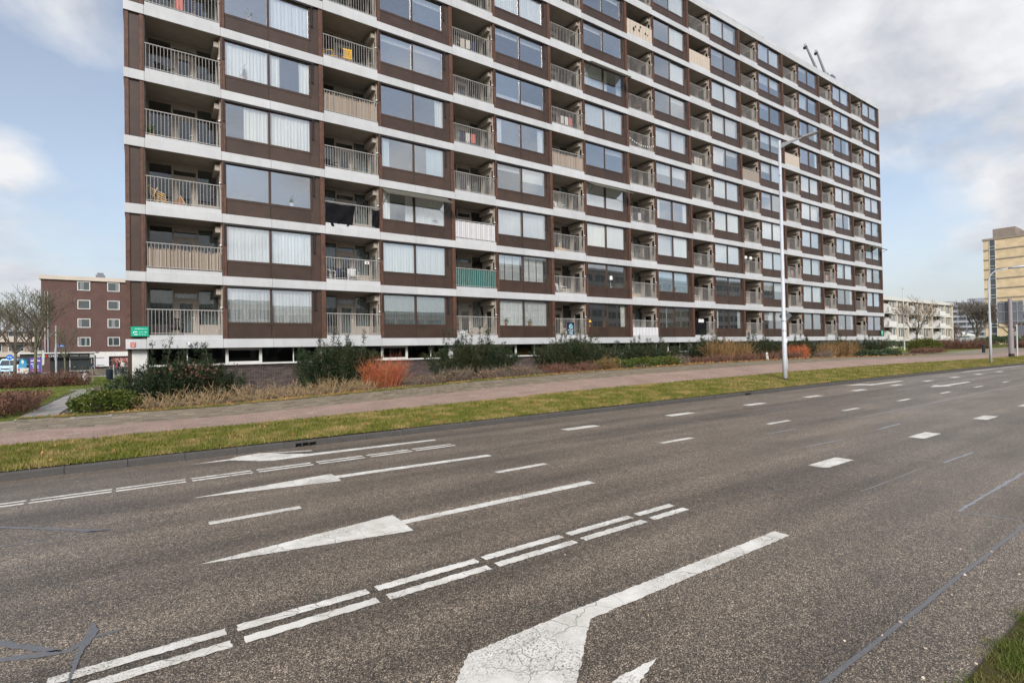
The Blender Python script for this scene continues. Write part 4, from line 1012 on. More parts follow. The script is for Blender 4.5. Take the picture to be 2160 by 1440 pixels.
# folded wooden loungers on the third storey, left end
t = empty('folded_lounger', balc(0, 3, .45, .55), .2); tag(t, 'folded yellow wooden lounger leaning on the third-storey railing at the left end', 'lounger')
for k in range(7):
    m = MB(); m.box(-.35, .35, -.02, .02, -.02, .02); o = add('slat', m.mesh('slat', 'yellow' if k % 2 else 'lightwood'), t, (.05 * k - .1, .04 * k - .1, .75 - .1 * k)); o.rotation_euler = (0, .35, 0)
m = MB(); m.tube([(-.45, -.2, .95), (.55, .2, 0)], .025, 4); m.tube([(-.05, -.2, .85), (-.35, .2, 0)], .025, 4); add('frame', m.mesh('frame', 'lightwood'), t)
t = empty('wooden_board', balc(0, 3, 1.25, .5), .1); tag(t, 'brown wooden board leaning beside the yellow folded lounger', 'board')
m = MB(); m.prism([(-.5, 0), (.35, 0), (.05, .62), (-.02, .62)], 'y', 0, .03); add('panel', m.mesh('panel', 'wood'), t)
m = MB(); m.tube([(.02, -.02, .66), (.38, -.02, 0)], .02, 4); add('batten', m.mesh('batten', 'lightwood'), t)
o = add('red_bucket', MB().lathe([(.07, 0), (.10, .22), (.105, .22)], (0, 0, 0), 10).mesh('red_bucket', 'red'), None, balc(0, 1, .12, .25, .43)); tag(o, 'small red bucket at the left end of the lowest balcony', 'bucket')
t = empty('storage_crate', balc(3, 3, .5, .55)); tag(t, 'wooden crate on the third-storey balcony of the fourth column', 'crate')
for k in range(4): add('slat', bx((0, .9, 0, .02, .02 + k * .11, .11 + k * .11)).mesh('slat', 'lightwood'), t)
add('back', bx((0, .9, .4, .42, 0, .45)).mesh('back', 'wood'), t)
# pots and plants
def leaves(n, fn, lw, ll, up=.3):
    P = np.array([fn() for _ in range(n)], dtype=np.float64)
    return leaf_quads(P, lw, ll, up)
def leaf_quads(P, lw, ll, up=0.0, dirs=None, jitter=1.0):
    n = len(P)
    d = rng.normal(size=(n, 3)) * jitter
    if dirs is not None: d = d + dirs
    d[:, 2] += up
    d /= np.linalg.norm(d, axis=1)[:, None] + 1e-9
    s = np.cross(d, rng.normal(size=(n, 3))); s /= np.linalg.norm(s, axis=1)[:, None] + 1e-9
    l = ll * rng.uniform(.6, 1.3, (n, 1)); w = lw * rng.uniform(.6, 1.3, (n, 1))
    a = P - s * w * .5; b2 = P + s * w * .5; m = P + d * l
    q = np.stack([P - d * l * .15, P + d * l * .45 + s * w * .5, m, P + d * l * .45 - s * w * .5], 1)
    return q.reshape(-1, 3)
def potted(loc, h, lab, potmat='terra', leafmat='laurel', s=1.0):
    t = empty('potted_plant', loc, 0, s); tag(t, lab, 'plant')
    add('pot', MB().lathe([(.06, 0), (.09, .14), (.10, .14), (.10, .17), (.08, .17)], (0, 0, 0), 10).mesh('pot', potmat), t)
    add('foliage', npmesh('foliage', leaves(70, lambda: (rnd.gauss(0, .07), rnd.gauss(0, .07), .17 + abs(rnd.gauss(0, .4)) * h), .035, .13, .5), 4, leafmat), t)
sillz = 1.165
def sill(b_, f, x, y=.22): return (B0 + b_ * BW + BALW + x, D + y, ZF + (f - 1) * FH + sillz)
potted(balc(0, 4, .25, .3), .3, 'plant in a terracotta trough on the fourth-storey balcony at left end', s=1.4)
potted(sill(0, 6, 1.2), .5, 'pale spiky houseplant in the sixth-storey left window')
potted(sill(0, 5, 1.0), .5, 'leafy houseplant between curtains in the fifth-storey left window')
potted(sill(0, 3, 3.0), .4, 'pale orchid in the right pane of the third-storey left window', 'plastic')
potted(sill(2, 1, .7), .35, 'dark green pot plant in the left pane of a first-storey pleated window')
potted(sill(2, 1, 2.5), .3, 'pot plant in the right pane of a first-storey pleated window')
potted(sill(3, 1, 1.8), .5, 'dark plant with yellow flowers in the first-storey dark window', leafmat='ochre')
potted(sill(4, 2, .3), .3, 'pot plant at left of the blue-curtained window'); potted(sill(4, 2, 2.2), .3, 'pot plant at centre of the blue-curtained window')
potted(sill(5, 2, .4), .5, 'bushy plant in second-storey window past the blue curtains'); potted(sill(8, 1, 1.0), .3, 'low plant with white flowers in a far first-storey window', leafmat='bud')
potted(balc(1, 4, 1.6, .3), .35, 'green plant behind the fourth-storey railing, second column'); potted(balc(2, 4, 2.3, .25), .2, 'terracotta pot at right on fourth-storey balcony, third column')
t = empty('table_lamp', sill(3, 1, .35)); tag(t, 'yellow table lamp in the first-storey dark window', 'lamp')
add('shade', MB().lathe([(.16, .30), (.07, .48), (.06, .48)], (0, 0, 0), 12).mesh('shade', 'yellow'), t); add('base', MB().lathe([(.09, 0), (.09, .05), (.025, .08), (.02, .32)], (0, 0, 0), 10).mesh('base', 'yellow'), t)
t = empty('table_lamp', sill(3, 2, 2.5)); tag(t, 'pale lamp with white shade in the second-storey dark window', 'lamp')
add('shade', MB().lathe([(.15, .55), (.13, .82), (.12, .82)], (0, 0, 0), 12).mesh('shade', 'plastic'), t); add('base', MB().lathe([(.09, 0), (.09, .03), (.02, .06), (.02, .57)], (0, 0, 0), 10).mesh('base', 'plastic'), t)
t = empty('pendant_lamp', sill(1, 3, 3.3)); tag(t, 'grey bell lamp in front of white curtain beside the let-down awning', 'lamp')
add('shade', MB().lathe([(.17, .25), (.12, .36), (.03, .42)], (0, 0, 0), 12).mesh('shade', 'lamphead'), t); add('stem', MB().lathe([(.03, 0), (.015, .03), (.015, .26)], (0, 0, 0), 8).mesh('stem', 'plastic'), t)
for k, x in enumerate((.55, 1.35)):
    t = empty('globe_lamp', balc(6, 3, x, .3, 2.38)); tag(t, ('left', 'right')[k] + ' one of two white globe lamps hanging in a third-storey balcony', 'lamp')
    add('globe', MB().lathe([(.02, -.6), (.12, -.56), (.17, -.42), (.12, -.29), (.02, -.25)], (0, 0, 0), 12).mesh('globe', 'plastic', True), t); add('cord', MB().tube([(0, 0, -.25), (0, 0, .02)], .008, 4).mesh('cord', 'dark'), t)
o = add('bunting', (lambda m: [m.tube([(x0 * .235, 0, -1.2 * (x0 / 12) * (1 - x0 / 12)), (x0 * .235 + .235, 0, -1.2 * ((x0 + 1) / 12) * (1 - (x0 + 1) / 12))], .004, 3) for x0 in range(12)] and [m.prism([(x0 * .235 + .06, -1.2 * (x0 / 12) * (1 - x0 / 12) - .0), (x0 * .235 + .18, -1.2 * (x0 / 12) * (1 - x0 / 12)), (x0 * .235 + .12, -1.2 * (x0 / 12) * (1 - x0 / 12) - .13)], 'y', -.004, .004) for x0 in range(12)] and m)(MB()).mesh('bunting', 'plastic'), None, balc(4, 6, 0, .04, 1.15)); tag(o, 'string of small white pennants along a sixth-storey railing', 'bunting')

# ================================================================== STREET LAMP, BOLLARD
def street_lamp(loc, h, r0, r1, lab, arm, sign=True):
    t = empty('street_lamp', loc); tag(t, lab, 'street lamp')
    add('post', MB().tube([(0, 0, -.2), (0, 0, 1.0), (0, 0, 2.9), (0, 0, 2.92), (0, 0, h)], [r0, r0, r0 * .97, r0 * .80, r1], 14).mesh('post', 'lamp', True), t)
    add('base_collar', MB().lathe([(r0 * 1.25, -.05), (r0 * 1.22, .05), (r0 * 1.02, .09)], (0, 0, 0), 14).mesh('base_collar', 'dark'), t); add('number_plate', bx((-r0 * .5, r0 * .5, -r0 - .006, -r0 * .85, 1.75, 1.95)).mesh('number_plate', 'printwhite'), t)
    return t
lz = zg(24.7, 13.05)
t = street_lamp((24.7, 13.05, lz), 11.25, .105, .06, 'tall pale grey lamp post with a flat head standing in the verge', None)
add('service_door', bx((-.05, .05, -.112, -.09, .55, 1.05)).mesh('service_door', 'lamp'), t)
m = MB(); m.prism([(.0, 10.86), (-.5, 10.97), (-1.15, 11.035), (-1.15, 11.085), (-.45, 11.09), (0, 11.12)], 'x', -.02, .02); add('arm', m.mesh('arm', 'lamphead'), t)
m = MB(); m.prism([(-1.05, 11.03), (-1.2, 11.02), (-1.72, 11.035), (-1.80, 11.06), (-1.72, 11.10), (-1.1, 11.10)], 'x', -.13, .13); hd_ = add('lamp_head', m.mesh('lamp_head', 'lamphead'), t)
m = MB(); m.quad((-.11, -1.25, 11.016), (.11, -1.25, 11.016), (.11, -1.65, 11.027), (-.11, -1.65, 11.027)); add('lens', m.mesh('lens', 'plastic'), hd_)
for z in (2.3, 2.75, 9.6): add('clamp', MB().tube([(0, 0, z), (0, 0, z + .04)], .125 if z < 5 else .08, 12).mesh('clamp', 'lamphead'), t)
dm = empty('diamond_sign', (24.7 + .02, 13.05 + .0, lz + 3.0), 0.0); tag(dm, 'grey back of a diamond shaped sign clamped to the tall lamp post', 'sign')
m = MB(); m.prism([(0, -.31), (.31, 0), (0, .31), (-.31, 0)], 'x', .125, .135); add('plate', m.mesh('plate', 'signback'), dm)
m = MB(); m.box(.09, .125, -.1, .1, .1, .14); m.box(.09, .125, -.1, .1, -.14, -.1); add('bracket', m.mesh('bracket', 'lamphead'), dm)
bz = zg(37.9, 21.2)
t = empty('white_marker_post', (37.9, 21.3, bz)); tag(t, 'short leaning white marker post beside the footpath left of the lamp post', 'post'); t.rotation_euler = (0, -.16, 0)
add('post', MB().prism([(-.07, 0), (.07, 0), (.07, .52), (0, .58), (-.07, .52)], 'y', -.05, .05).mesh('post', 'white'), t); add('cap', bx((-.05, .05, -.055, -.05, .35, .43)).mesh('cap', 'dark'), t)
t = empty('utility_cabinet', (13.3, 25.9, zg(13.3, 25.9))); tag(t, 'small weathered grey box against the brick plinth beside a conifer', 'cabinet')
add('body', bx((0, .42, 0, .25, 0, .62)).mesh('body', 'lamphead'), t); add('lid', bx((-.02, .44, -.02, .27, .62, .66)).mesh('lid', 'lamp'), t)

# ================================================================== VEGETATION
def stems(n, base_r, h, spread, seg, r0, r1, wig=.15, fork=0, seed=0, sides=3, sy=1.0, lean=(0, 0)):
    """bundle of tapered stems as a polygon soup (quads)"""
    g_ = np.random.default_rng(seed); out = []
    def one(p, d, l, ra, rb, k):
        pts = [p]; dd = d.copy()
        for s_ in range(seg):
            dd = dd + g_.normal(size=3) * wig; dd[2] += .05; dd /= np.linalg.norm(dd); pts.append(pts[-1] + dd * l / seg)
        for s_ in range(seg):
            a, b2 = pts[s_], pts[s_ + 1]; ax = (b2 - a) / (np.linalg.norm(b2 - a) + 1e-9); u = np.cross(ax, [.3, .5, .81]); u /= np.linalg.norm(u) + 1e-9; w = np.cross(ax, u)
            t0 = ra + (rb - ra) * s_ / seg; t1 = ra + (rb - ra) * (s_ + 1) / seg
            for j in range(sides):
                c0, c1 = 2 * math.pi * j / sides, 2 * math.pi * (j + 1) / sides
                e0 = u * math.cos(c0) + w * math.sin(c0); e1 = u * math.cos(c1) + w * math.sin(c1)
                out.extend([a + e0 * t0, a + e1 * t0, b2 + e1 * t1, b2 + e0 * t1])
        if k > 0:
            for q in range(k):
                i = g_.integers(1, seg + 1); dn = dd + g_.normal(size=3) * .55; dn[2] = abs(dn[2]) * .8 + .1; dn /= np.linalg.norm(dn)
                one(pts[i], dn, l * g_.uniform(.3, .6), ra * .6, rb * .8, 0)
    for i in range(n):
        a = g_.uniform(0, 2 * math.pi); rr = base_r * math.sqrt(g_.uniform()); p = np.array([rr * math.cos(a), rr * math.sin(a) * sy, -.03])
        a2 = a + g_.normal() * .6; tilt = spread * g_.uniform(.05, 1.0) * (.4 + .6 * rr / max(base_r, 1e-3))
        d = np.array([math.cos(a2) * math.sin(tilt) + lean[0], math.sin(a2) * math.sin(tilt) * sy + lean[1], math.cos(tilt)])
        one(p, d / np.linalg.norm(d), h * g_.uniform(.65, 1.12), r0, r1, fork)
    return np.array(out)
def twig_shrub(name, loc, w, h, mat, lab, n=160, dep=None, seed=1, r=(.009, .004), fork=2, spread=.95, group=None, wig=.16, leafm=None, nleaf=0):
    t = empty(name, loc); tag(t, lab, 'shrub', group)
    dep = dep or w * .6
    q = stems(n, w * .38, h, spread, 4, r[0], r[1], wig, fork, seed, 3, dep / w)
    add('stems', npmesh('stems', q, 4, mat), t)
    if nleaf:
        g_ = np.random.default_rng(seed + 5); P = np.stack([g_.normal(0, w * .24, nleaf), g_.normal(0, dep * .24, nleaf), g_.uniform(.03, h * .85, nleaf)], 1); add('leaves', npmesh('leaves', leaf_quads(P, .045, .07), 4, leafm), t)
    return t
def yew(loc, w, h, lab, seed, tips=6, dep=2.2, brown=0):
    g_ = np.random.default_rng(seed); t = empty('conifer_shrub', loc); tag(t, lab, 'shrub', 'conifers against the plinth')
    P = []; Dr = []
    nb_ = int(95 * w / 3.4)
    br = []
    for i in range(nb_):
        a = g_.uniform(0, 2 * math.pi); x0 = g_.uniform(-.42, .42) * w; y0 = g_.uniform(-.36, .36) * dep
        hh = h * g_.uniform(.42, .84) * (1 - .30 * (abs(x0) / (w * .5)) ** 2); ox = x0 * .35 + g_.normal() * .25; oy = y0 * .4 + g_.normal() * .22
        br.append((x0, y0, 0, ox, oy, hh))
    for i in range(int(tips * 1.7)):
        x0 = g_.uniform(-.38, .38) * w; br.append((x0, g_.normal() * .3, h * .45, g_.normal() * .16, g_.normal() * .1, h * g_.uniform(.42, .80)))
    for (x0, y0, z0, ox, oy, hh) in br:
        n = int(150 * (hh / 1.6)) if z0 == 0 else 50
        tt = g_.uniform(0, 1, n); rad = (.36 * (1 - tt) + .08) if z0 == 0 else (.055 * (1 - tt) + .01)
        an = g_.uniform(0, 2 * math.pi, n); rr = rad * np.sqrt(g_.uniform(0.1, 1, n))
        px = x0 + ox * tt + rr * np.cos(an); py = y0 + oy * tt + rr * np.sin(an); pz = z0 + hh * tt + g_.normal(0, .05, n)
        P.append(np.stack([px, py, np.maximum(pz, .02)], 1)); Dr.append(np.stack([np.cos(an) * 1.2 + ox, np.sin(an) * 1.2 + oy, .5 + .8 * tt], 1))
    P = np.concatenate(P); Dr = np.concatenate(Dr)
    # each point becomes a spray: three overlapping narrow needles fans
    q = [leaf_quads(P, .026, .15, .1, Dr, .55), leaf_quads(P + g_.normal(0, .03, P.shape), .02, .11, .1, Dr, .8), leaf_quads(P + g_.normal(0, .05, P.shape), .022, .10, .0, Dr * .5, 1.0), leaf_quads(P + g_.normal(0, .06, P.shape), .022, .10, -.1, Dr * .5, 1.0)]
    add('foliage', npmesh('foliage', np.concatenate(q), 4, 'yew'), t)
    s_ = MB()
    for (x0, y0, z0, ox, oy, hh) in br[::3]: s_.tube([(x0 * .4, y0 * .4, -.05), (x0, y0, z0 + .1), (x0 + ox * .9, y0 + oy * .9, z0 + hh * .95)], [.03, .018, .005], 4)
    add('stem', s_.mesh('stem', 'bark'), t)
    if brown:
        Pb = np.stack([g_.normal(.3, w * .16, brown), g_.normal(-dep * .42, .12, brown), g_.uniform(.45 * h, .75 * h, brown)], 1); add('red_brown_leaves', npmesh('red_brown_leaves', leaf_quads(Pb, .05, .10), 4, 'redbrown'), t)
    return t
YB_ = 24.9
for i, (x0, x1, zt, tips, lab) in enumerate([(-.3, 3.2, 1.95, 8, 'widest dark conifer at the left corner with russet patches'), (5.9, 9.2, 2.0, 7, 'dark conifer behind the orange-red dogwood with tall thin tips'), (12.6, 17.2, 2.05, 9, 'broad dark conifer beside the grey cabinet, third from the left corner'),
        (19.6, 25.1, 2.1, 9, 'large dark conifer below the navy sale board'), (26.3, 31.5, 1.75, 7, 'dark conifer below the white sheeted railing'), (34.0, 38.8, 2.0, 7, 'dark conifer below the black plastic sheet'), (40.5, 45.6, 1.95, 6, 'dark conifer just left of the tall lamp post'),
        (47.7, 53.5, 1.8, 6, 'dark conifer just right of the tall lamp post'), (54.2, 60.5, 1.8, 6, 'second conifer from the right end of the block'), (61.6, 67.5, 1.75, 5, 'conifer nearest the right end of the block')]):
    xc = (x0 + x1) / 2; yew((xc, YB_, zg(xc, YB_)), (x1 - x0) * .94, (zt - zg(xc, YB_) * .8) * (1.05 if i == 0 else 1.36), lab, 40 + i, tips, 2.4, 260 if i == 0 else 0)
def at(x, y): return (x, y, zg(x, y))
twig_shrub('dogwood_shrub', at(8.9, 22.7), 1.9, .98, 'dogwood', 'bright orange-red dogwood in front of the brick plinth', 150, 1.3, 3, (.0075, .0028), 9, .72, wig=.13)
twig_shrub('dogwood_shrub', at(45.4, 22.9), 4.2, .85, 'dogwood', 'orange-red dogwood just behind the tall lamp post', 170, 1.6, 4, (.011, .005), 6, .75)
for i, (x, w, h, lab) in enumerate([(.4, 1.7, .62, 'tan bare shrub at the foot of the widest conifer, nearest the laurel'), (1.9, 1.9, .72, 'tan bare shrub at the foot of the widest conifer, right half'), (3.5, 1.9, .68, 'tan bare shrub right of the widest conifer'), (5.0, 1.8, .62, 'low tan bare shrub in front of the clear brick plinth'), (6.5, 1.9, .70, 'tan bare shrub left of the orange-red dogwood'), (7.7, 1.3, .5, 'small tan bare shrub touching the orange-red dogwood')]):
    twig_shrub('bare_shrub', at(x, 21.9 + .12 * (i % 3)), w, h * .85, 'tan', lab, 95, 1.1, 20 + i, (.010, .004), 3, 1.15, 'bare shrubs along the bed', .28)
for i, (x, w, h, mat, lab) in enumerate([(10.8, 1.6, .55, 'greytwig', 'low grey twiggy shrub just right of the orange-red dogwood'), (12.3, 1.9, .7, 'greytwig', 'grey-brown twiggy shrub left of the grey cabinet'), (14.2, 2.0, .62, 'greytwig', 'grey-brown twiggy shrub in front of the third conifer, left half'), (16.1, 2.0, .62, 'greytwig', 'grey-brown twiggy shrub in front of the third conifer, right half'),
        (18.3, 2.4, .62, 'redbrown', 'red-brown twiggy shrub between the third and fourth conifers'), (20.6, 2.2, .55, 'redbrown', 'red-brown low shrub at the foot of the conifer under the sale board'), (22.0, .9, .8, 'ochre', 'small upright russet shrub in front of the conifer under the sale board'), (28.6, 2.6, .6, 'greytwig', 'grey twiggy shrub right of the low green bushes'), (31.2, 2.6, .55, 'redbrown', 'red-brown shrub left of the tall ochre stems'),
        (33.6, 2.8, .6, 'redbrown', 'red-brown shrub in front of the tall ochre stems'), (36.6, 3.0, .62, 'redbrown', 'red-brown shrub left of the leaning marker post'), (39.8, 3.2, .7, 'redbrown', 'red-brown shrub right of the leaning marker post'), (42.9, 3.2, .7, 'redbrown', 'red-brown shrub in front of the dogwood by the lamp post'), (48.5, 3.2, .7, 'greytwig', 'grey-brown shrub right of the lamp post and the dogwood')]):
    twig_shrub('bare_shrub', at(x, 22.0 + .15 * (i % 2) + (0 if x < 30 else .1)), w, h * .8, mat, lab, 150, 1.3, 50 + i, (.010, .005) if x < 25 else (.014, .007), 3, 1.05, 'bare shrubs along the bed', .26, 'deadleaf' if mat == 'greytwig' else 'redbrown', 160)
for i, (x, w, h, lab) in enumerate([(34.9, 3.2, 1.25, 'tall ochre stemmed shrub, left of a pair before the plinth'), (37.4, 2.6, 1.2, 'tall ochre stemmed shrub, right of a pair before the plinth'), (51.3, 3.0, 1.05, 'ochre stemmed shrub, left of the two past the lamp post'), (55.2, 3.4, 1.2, 'ochre stemmed shrub, right of the two past the lamp post')]):
    twig_shrub('stem_shrub', at(x, 23.2), w, h, 'ochre', lab, 190, 1.5, 80 + i, (.014, .006), 3, .8, 'ochre shrubs', .16)
def leaf_bush(name, loc, w, dep, h, mat, lab, n, lw=.055, ll=.11, seed=1, group=None, power=.6):
    t = empty(name, loc); tag(t, lab, 'bush', group); g_ = np.random.default_rng(seed)
    u = g_.normal(size=(n, 3)); u /= np.linalg.norm(u, axis=1)[:, None]; u[:, 2] = np.abs(u[:, 2]); rad = g_.uniform(.55, 1.0, n) ** .5
    lump = 1 + .16 * np.sin(u[:, 0] * 7 + seed) * np.cos(u[:, 1] * 6 + seed * 2) + .08 * np.sin(u[:, 0] * 17 + u[:, 1] * 13)
    P = np.stack([u[:, 0] * w / 2 * rad * lump, u[:, 1] * dep / 2 * rad * lump, np.sign(u[:, 2]) * np.abs(u[:, 2]) ** power * h * rad * lump], 1)
    add('foliage', npmesh('foliage', leaf_quads(P, lw, ll, .35, u * .9), 4, mat), t)
    s_ = MB()
    for k in range(7):
        a = k * .9; s_.tube([(0, 0, -.05), (math.cos(a) * w * .15, math.sin(a) * dep * .15, h * .4), (math.cos(a) * w * .32, math.sin(a) * dep * .32, h * .7)], [.02, .014, .006], 4)
    add('stem', s_.mesh('stem', 'bark'), t); return t
leaf_bush('laurel_bush', at(-1.0, 22.4), 1.9, 2.2, .60, 'laurel', 'glossy green laurel at the path corner left of the building', 5200, .05, .10, 1)
leaf_bush('laurel_bush', at(-.75, 24.6), 1.2, 2.4, .70, 'deepgreen', 'darker laurel behind the glossy one against the corner pier', 2600, .05, .11, 2)
t = twig_shrub('loose_conifer', at(-.75, 26.0), 1.0, 1.1, 'yew', 'thin spreading conifer branches at the left corner pier', 40, 1.0, 9, (.010, .004), 3, .9, leafm='yew', nleaf=900)
for i, (x, w, lab) in enumerate([(22.9, 3.0, 'low green bush below the conifer under the sale board'), (25.4, 3.0, 'low green bush, middle one before the plinth'), (27.4, 2.2, 'low green bush left of the grey twiggy shrub')]):
    leaf_bush('low_bush', at(x, 22.1), w, 1.5, .52, 'laurel', lab, 1900, .05, .10, 11 + i, 'low green bushes')
for i, (x, w, lab) in enumerate([(58.0, 5, 'low blue-green bush, left of the pair near the right end'), (62.3, 5, 'low blue-green bush, right of the pair near the right end')]):
    leaf_bush('low_bush', at(x, 22.3), w, 1.7, .55, 'deepgreen', lab, 1700, .09, .16, 21 + i, 'low green bushes')
# bare hedges on the left
def hedge(name, loc, w, dep, h, mat, lab, n, seed, rz=0, r=(.008, .004), leafm=None, nleaf=0):
    t = empty(name, loc, rz); tag(t, lab, 'hedge'); g_ = np.random.default_rng(seed); qs = []
    for k in range(max(1, int(w))):
        q = stems(n, .62, h, .75, 3, r[0], r[1], .30, 3, seed + k, 3, 1.0); q[:, 0] += -w / 2 + .5 + k * (w - .6) / max(1, int(w) - 1 or 1); q[:, 1] *= dep / 1.25; qs.append(q)
    add('twigs', npmesh('twigs', np.concatenate(qs), 4, mat), t)
    if nleaf:
        P = np.stack([g_.uniform(-w / 2, w / 2, nleaf), g_.uniform(-dep / 2, dep / 2, nleaf), g_.uniform(.02, h * .95, nleaf)], 1); add('leaves', npmesh('leaves', leaf_quads(P, .05, .08), 4, leafm or mat), t)
    return t
hedge('bare_hedge', at(-4.5, 24.0), 2.2, 4.4, .60, 'redbrown', 'nearest brown bare hedge left of the garden path', 150, 101, 0, (.008, .004), 'redbrown', 2200)
hedge('bare_hedge', at(-4.1, 29.4), 1.7, 5.0, .40, 'redbrown', 'brown bare hedge behind the nearest one along the garden path', 140, 111, 0, (.009, .005), 'redbrown', 1600)
hedge('bare_hedge', at(-6.3, 43.0), 6.0, 1.6, .85, 'redbrown', 'long low brown hedge on the lawn in front of the kiosk', 120, 121, .06, (.012, .007), 'redbrown', 3200)
twig_shrub('small_shrub', at(-2.05, 34.6), .6, .35, 'greytwig', 'tiny grey shrub at the bend of the garden path', 40, .5, 7)

# ---- grass blades, lawns and fallen leaves
def blades(n, xf, yf, h, w, mat, name, seed, zoff=0.0, parent=None):
    g_ = np.random.default_rng(seed); x = xf(g_, n); y = yf(g_, n, x)
    z = np.array([zg(a, b2) for a, b2 in zip(x, y)]) + zoff if zoff is not None else np.full(n, .02)
    if zoff is not None:
        w_ = np.sin(x * 1.7 + 1.3 * np.sin(y * 1.1)) + np.sin(y * 2.9 + x * .6) + .8 * np.sin(x * 4.3 - y * 3.7) + .6 * np.sin(x * 9.1 + y * 7.3)
        keep = g_.uniform(-2.6, 1.2, n) < w_ + .9; x, y, z = x[keep], y[keep], z[keep]; n = len(x)
    P = np.stack([x, y, z], 1); a = g_.uniform(0, 2 * math.pi, n); hh = h * g_.uniform(.4, 1.25, n); s_ = np.stack([np.cos(a), np.sin(a), np.zeros(n)], 1) * (w * g_.uniform(.6, 1.3, n))[:, None]
    ln = np.stack([g_.normal(0, .45, n) * hh, g_.normal(0, .45, n) * hh, hh], 1)
    q = np.stack([P - s_, P + s_, P + ln], 1).reshape(-1, 3)
    o = add(name, npmesh(name, q, 3, mat)); tag(o, kind='stuff'); return o
o = blades(140000, lambda g_, n: -4 + 22 * g_.uniform(0, 1, n) ** 1.3, lambda g_, n, x: 11.58 + 3.27 * g_.uniform(0, 1, n) + g_.normal(0, .04, n), .07, .008, 'grass', 'verge_grass', 1, .015); tag(o, 'short yellow-green grass covering the verge near the camera', 'grass')
o = blades(60000, lambda g_, n: 18 + 62 * g_.uniform(0, 1, n) ** 1.2, lambda g_, n, x: 11.62 + 3.2 * g_.uniform(0, 1, n) + np.array([bend(a) for a in x]), .07, .014, 'grass', 'verge_grass', 2, .015); tag(o, 'short yellow-green grass covering the far part of the verge', 'grass')
o = blades(42000, lambda g_, n: 3.2 + 4.2 * g_.uniform(0, 1, n), lambda g_, n, x: .25 + .74 * g_.uniform(0, 1, n) ** .8 + g_.normal(0, .045, n) + .05 * np.sin(x * 9) + .03 * np.sin(x * 23), .038, .0022, 'grass2', 'near_grass', 3, None); tag(o, 'tufts of green grass at the road edge in the bottom right corner', 'grass')
o = blades(16000, lambda g_, n: -3 + 20 * g_.uniform(0, 1, n), lambda g_, n, x: 20.82 + .55 * np.abs(g_.normal(0, .45, n)), .06, .008, 'grass', 'bed_grass', 4, .01); tag(o, 'thin strip of grass between the footpath and the planting bed', 'grass')
o = blades(45000, lambda g_, n: -12 + 12.5 * g_.uniform(0, 1, n), lambda g_, n, x: 31 + 36 * g_.uniform(0, 1, n) ** .9, .07, .014, 'lawngrass', 'lawn_grass', 5, -.02); tag(o, 'green lawn left of the apartment block', 'grass')
def litter(n, xf, yf, size, lab, seed, zoff=.02, mat='deadleaf', name='fallen_leaves'):
    g_ = np.random.default_rng(seed); x = xf(g_, n); y = yf(g_, n, x); z = np.array([zg(a, b2) if b2 > 11.4 else 0.005 for a, b2 in zip(x, y)]) + zoff + g_.uniform(0, .02, n)
    P = np.stack([x, y, z], 1); d = g_.normal(size=(n, 3)); d[:, 2] *= .25; o = add(name, npmesh(name, leaf_quads(P, size * .8, size, 0, d * 2, .4), 4, mat)); tag(o, lab, 'leaves', None, 'stuff')
litter(900, lambda g_, n: -3 + 26 * g_.uniform(0, 1, n), lambda g_, n, x: 20.9 + np.abs(g_.normal(0, .45, n)), .075, 'brown fallen leaves along the edge of the planting bed', 1)
litter(260, lambda g_, n: g_.choice([6.4, 7.0, 4.2, 22.6, 24.0], n) + g_.normal(0, .45, n), lambda g_, n, x: 21.15 + g_.normal(0, .12, n), .085, 'drifts of russet fallen leaves under the bare shrubs', 2)
litter(900, lambda g_, n: 25 + 40 * g_.uniform(0, 1, n), lambda g_, n, x: 21.0 + np.abs(g_.normal(0, .35, n)) + np.array([bend(a) for a in x]), .13, 'brown fallen leaves along the far planting bed', 3)
litter(170, lambda g_, n: -3 + 24 * g_.uniform(0, 1, n), lambda g_, n, x: 11.7 + 3.0 * g_.uniform(0, 1, n), .075, 'scattered brown leaves on the grass verge', 4, .05)
litter(60, lambda g_, n: 1.5 + 5 * g_.uniform(0, 1, n), lambda g_, n, x: .85 + .9 * g_.uniform(0, 1, n), .02, 'pale leaf scraps along the near road edge', 5, .004, 'bud')
litter(120, lambda g_, n: 20 * g_.uniform(0, 1, n) - 1, lambda g_, n, x: 2 + 9 * g_.uniform(0, 1, n), .016, 'pale scraps of litter scattered on the asphalt', 6, .004, 'bud')

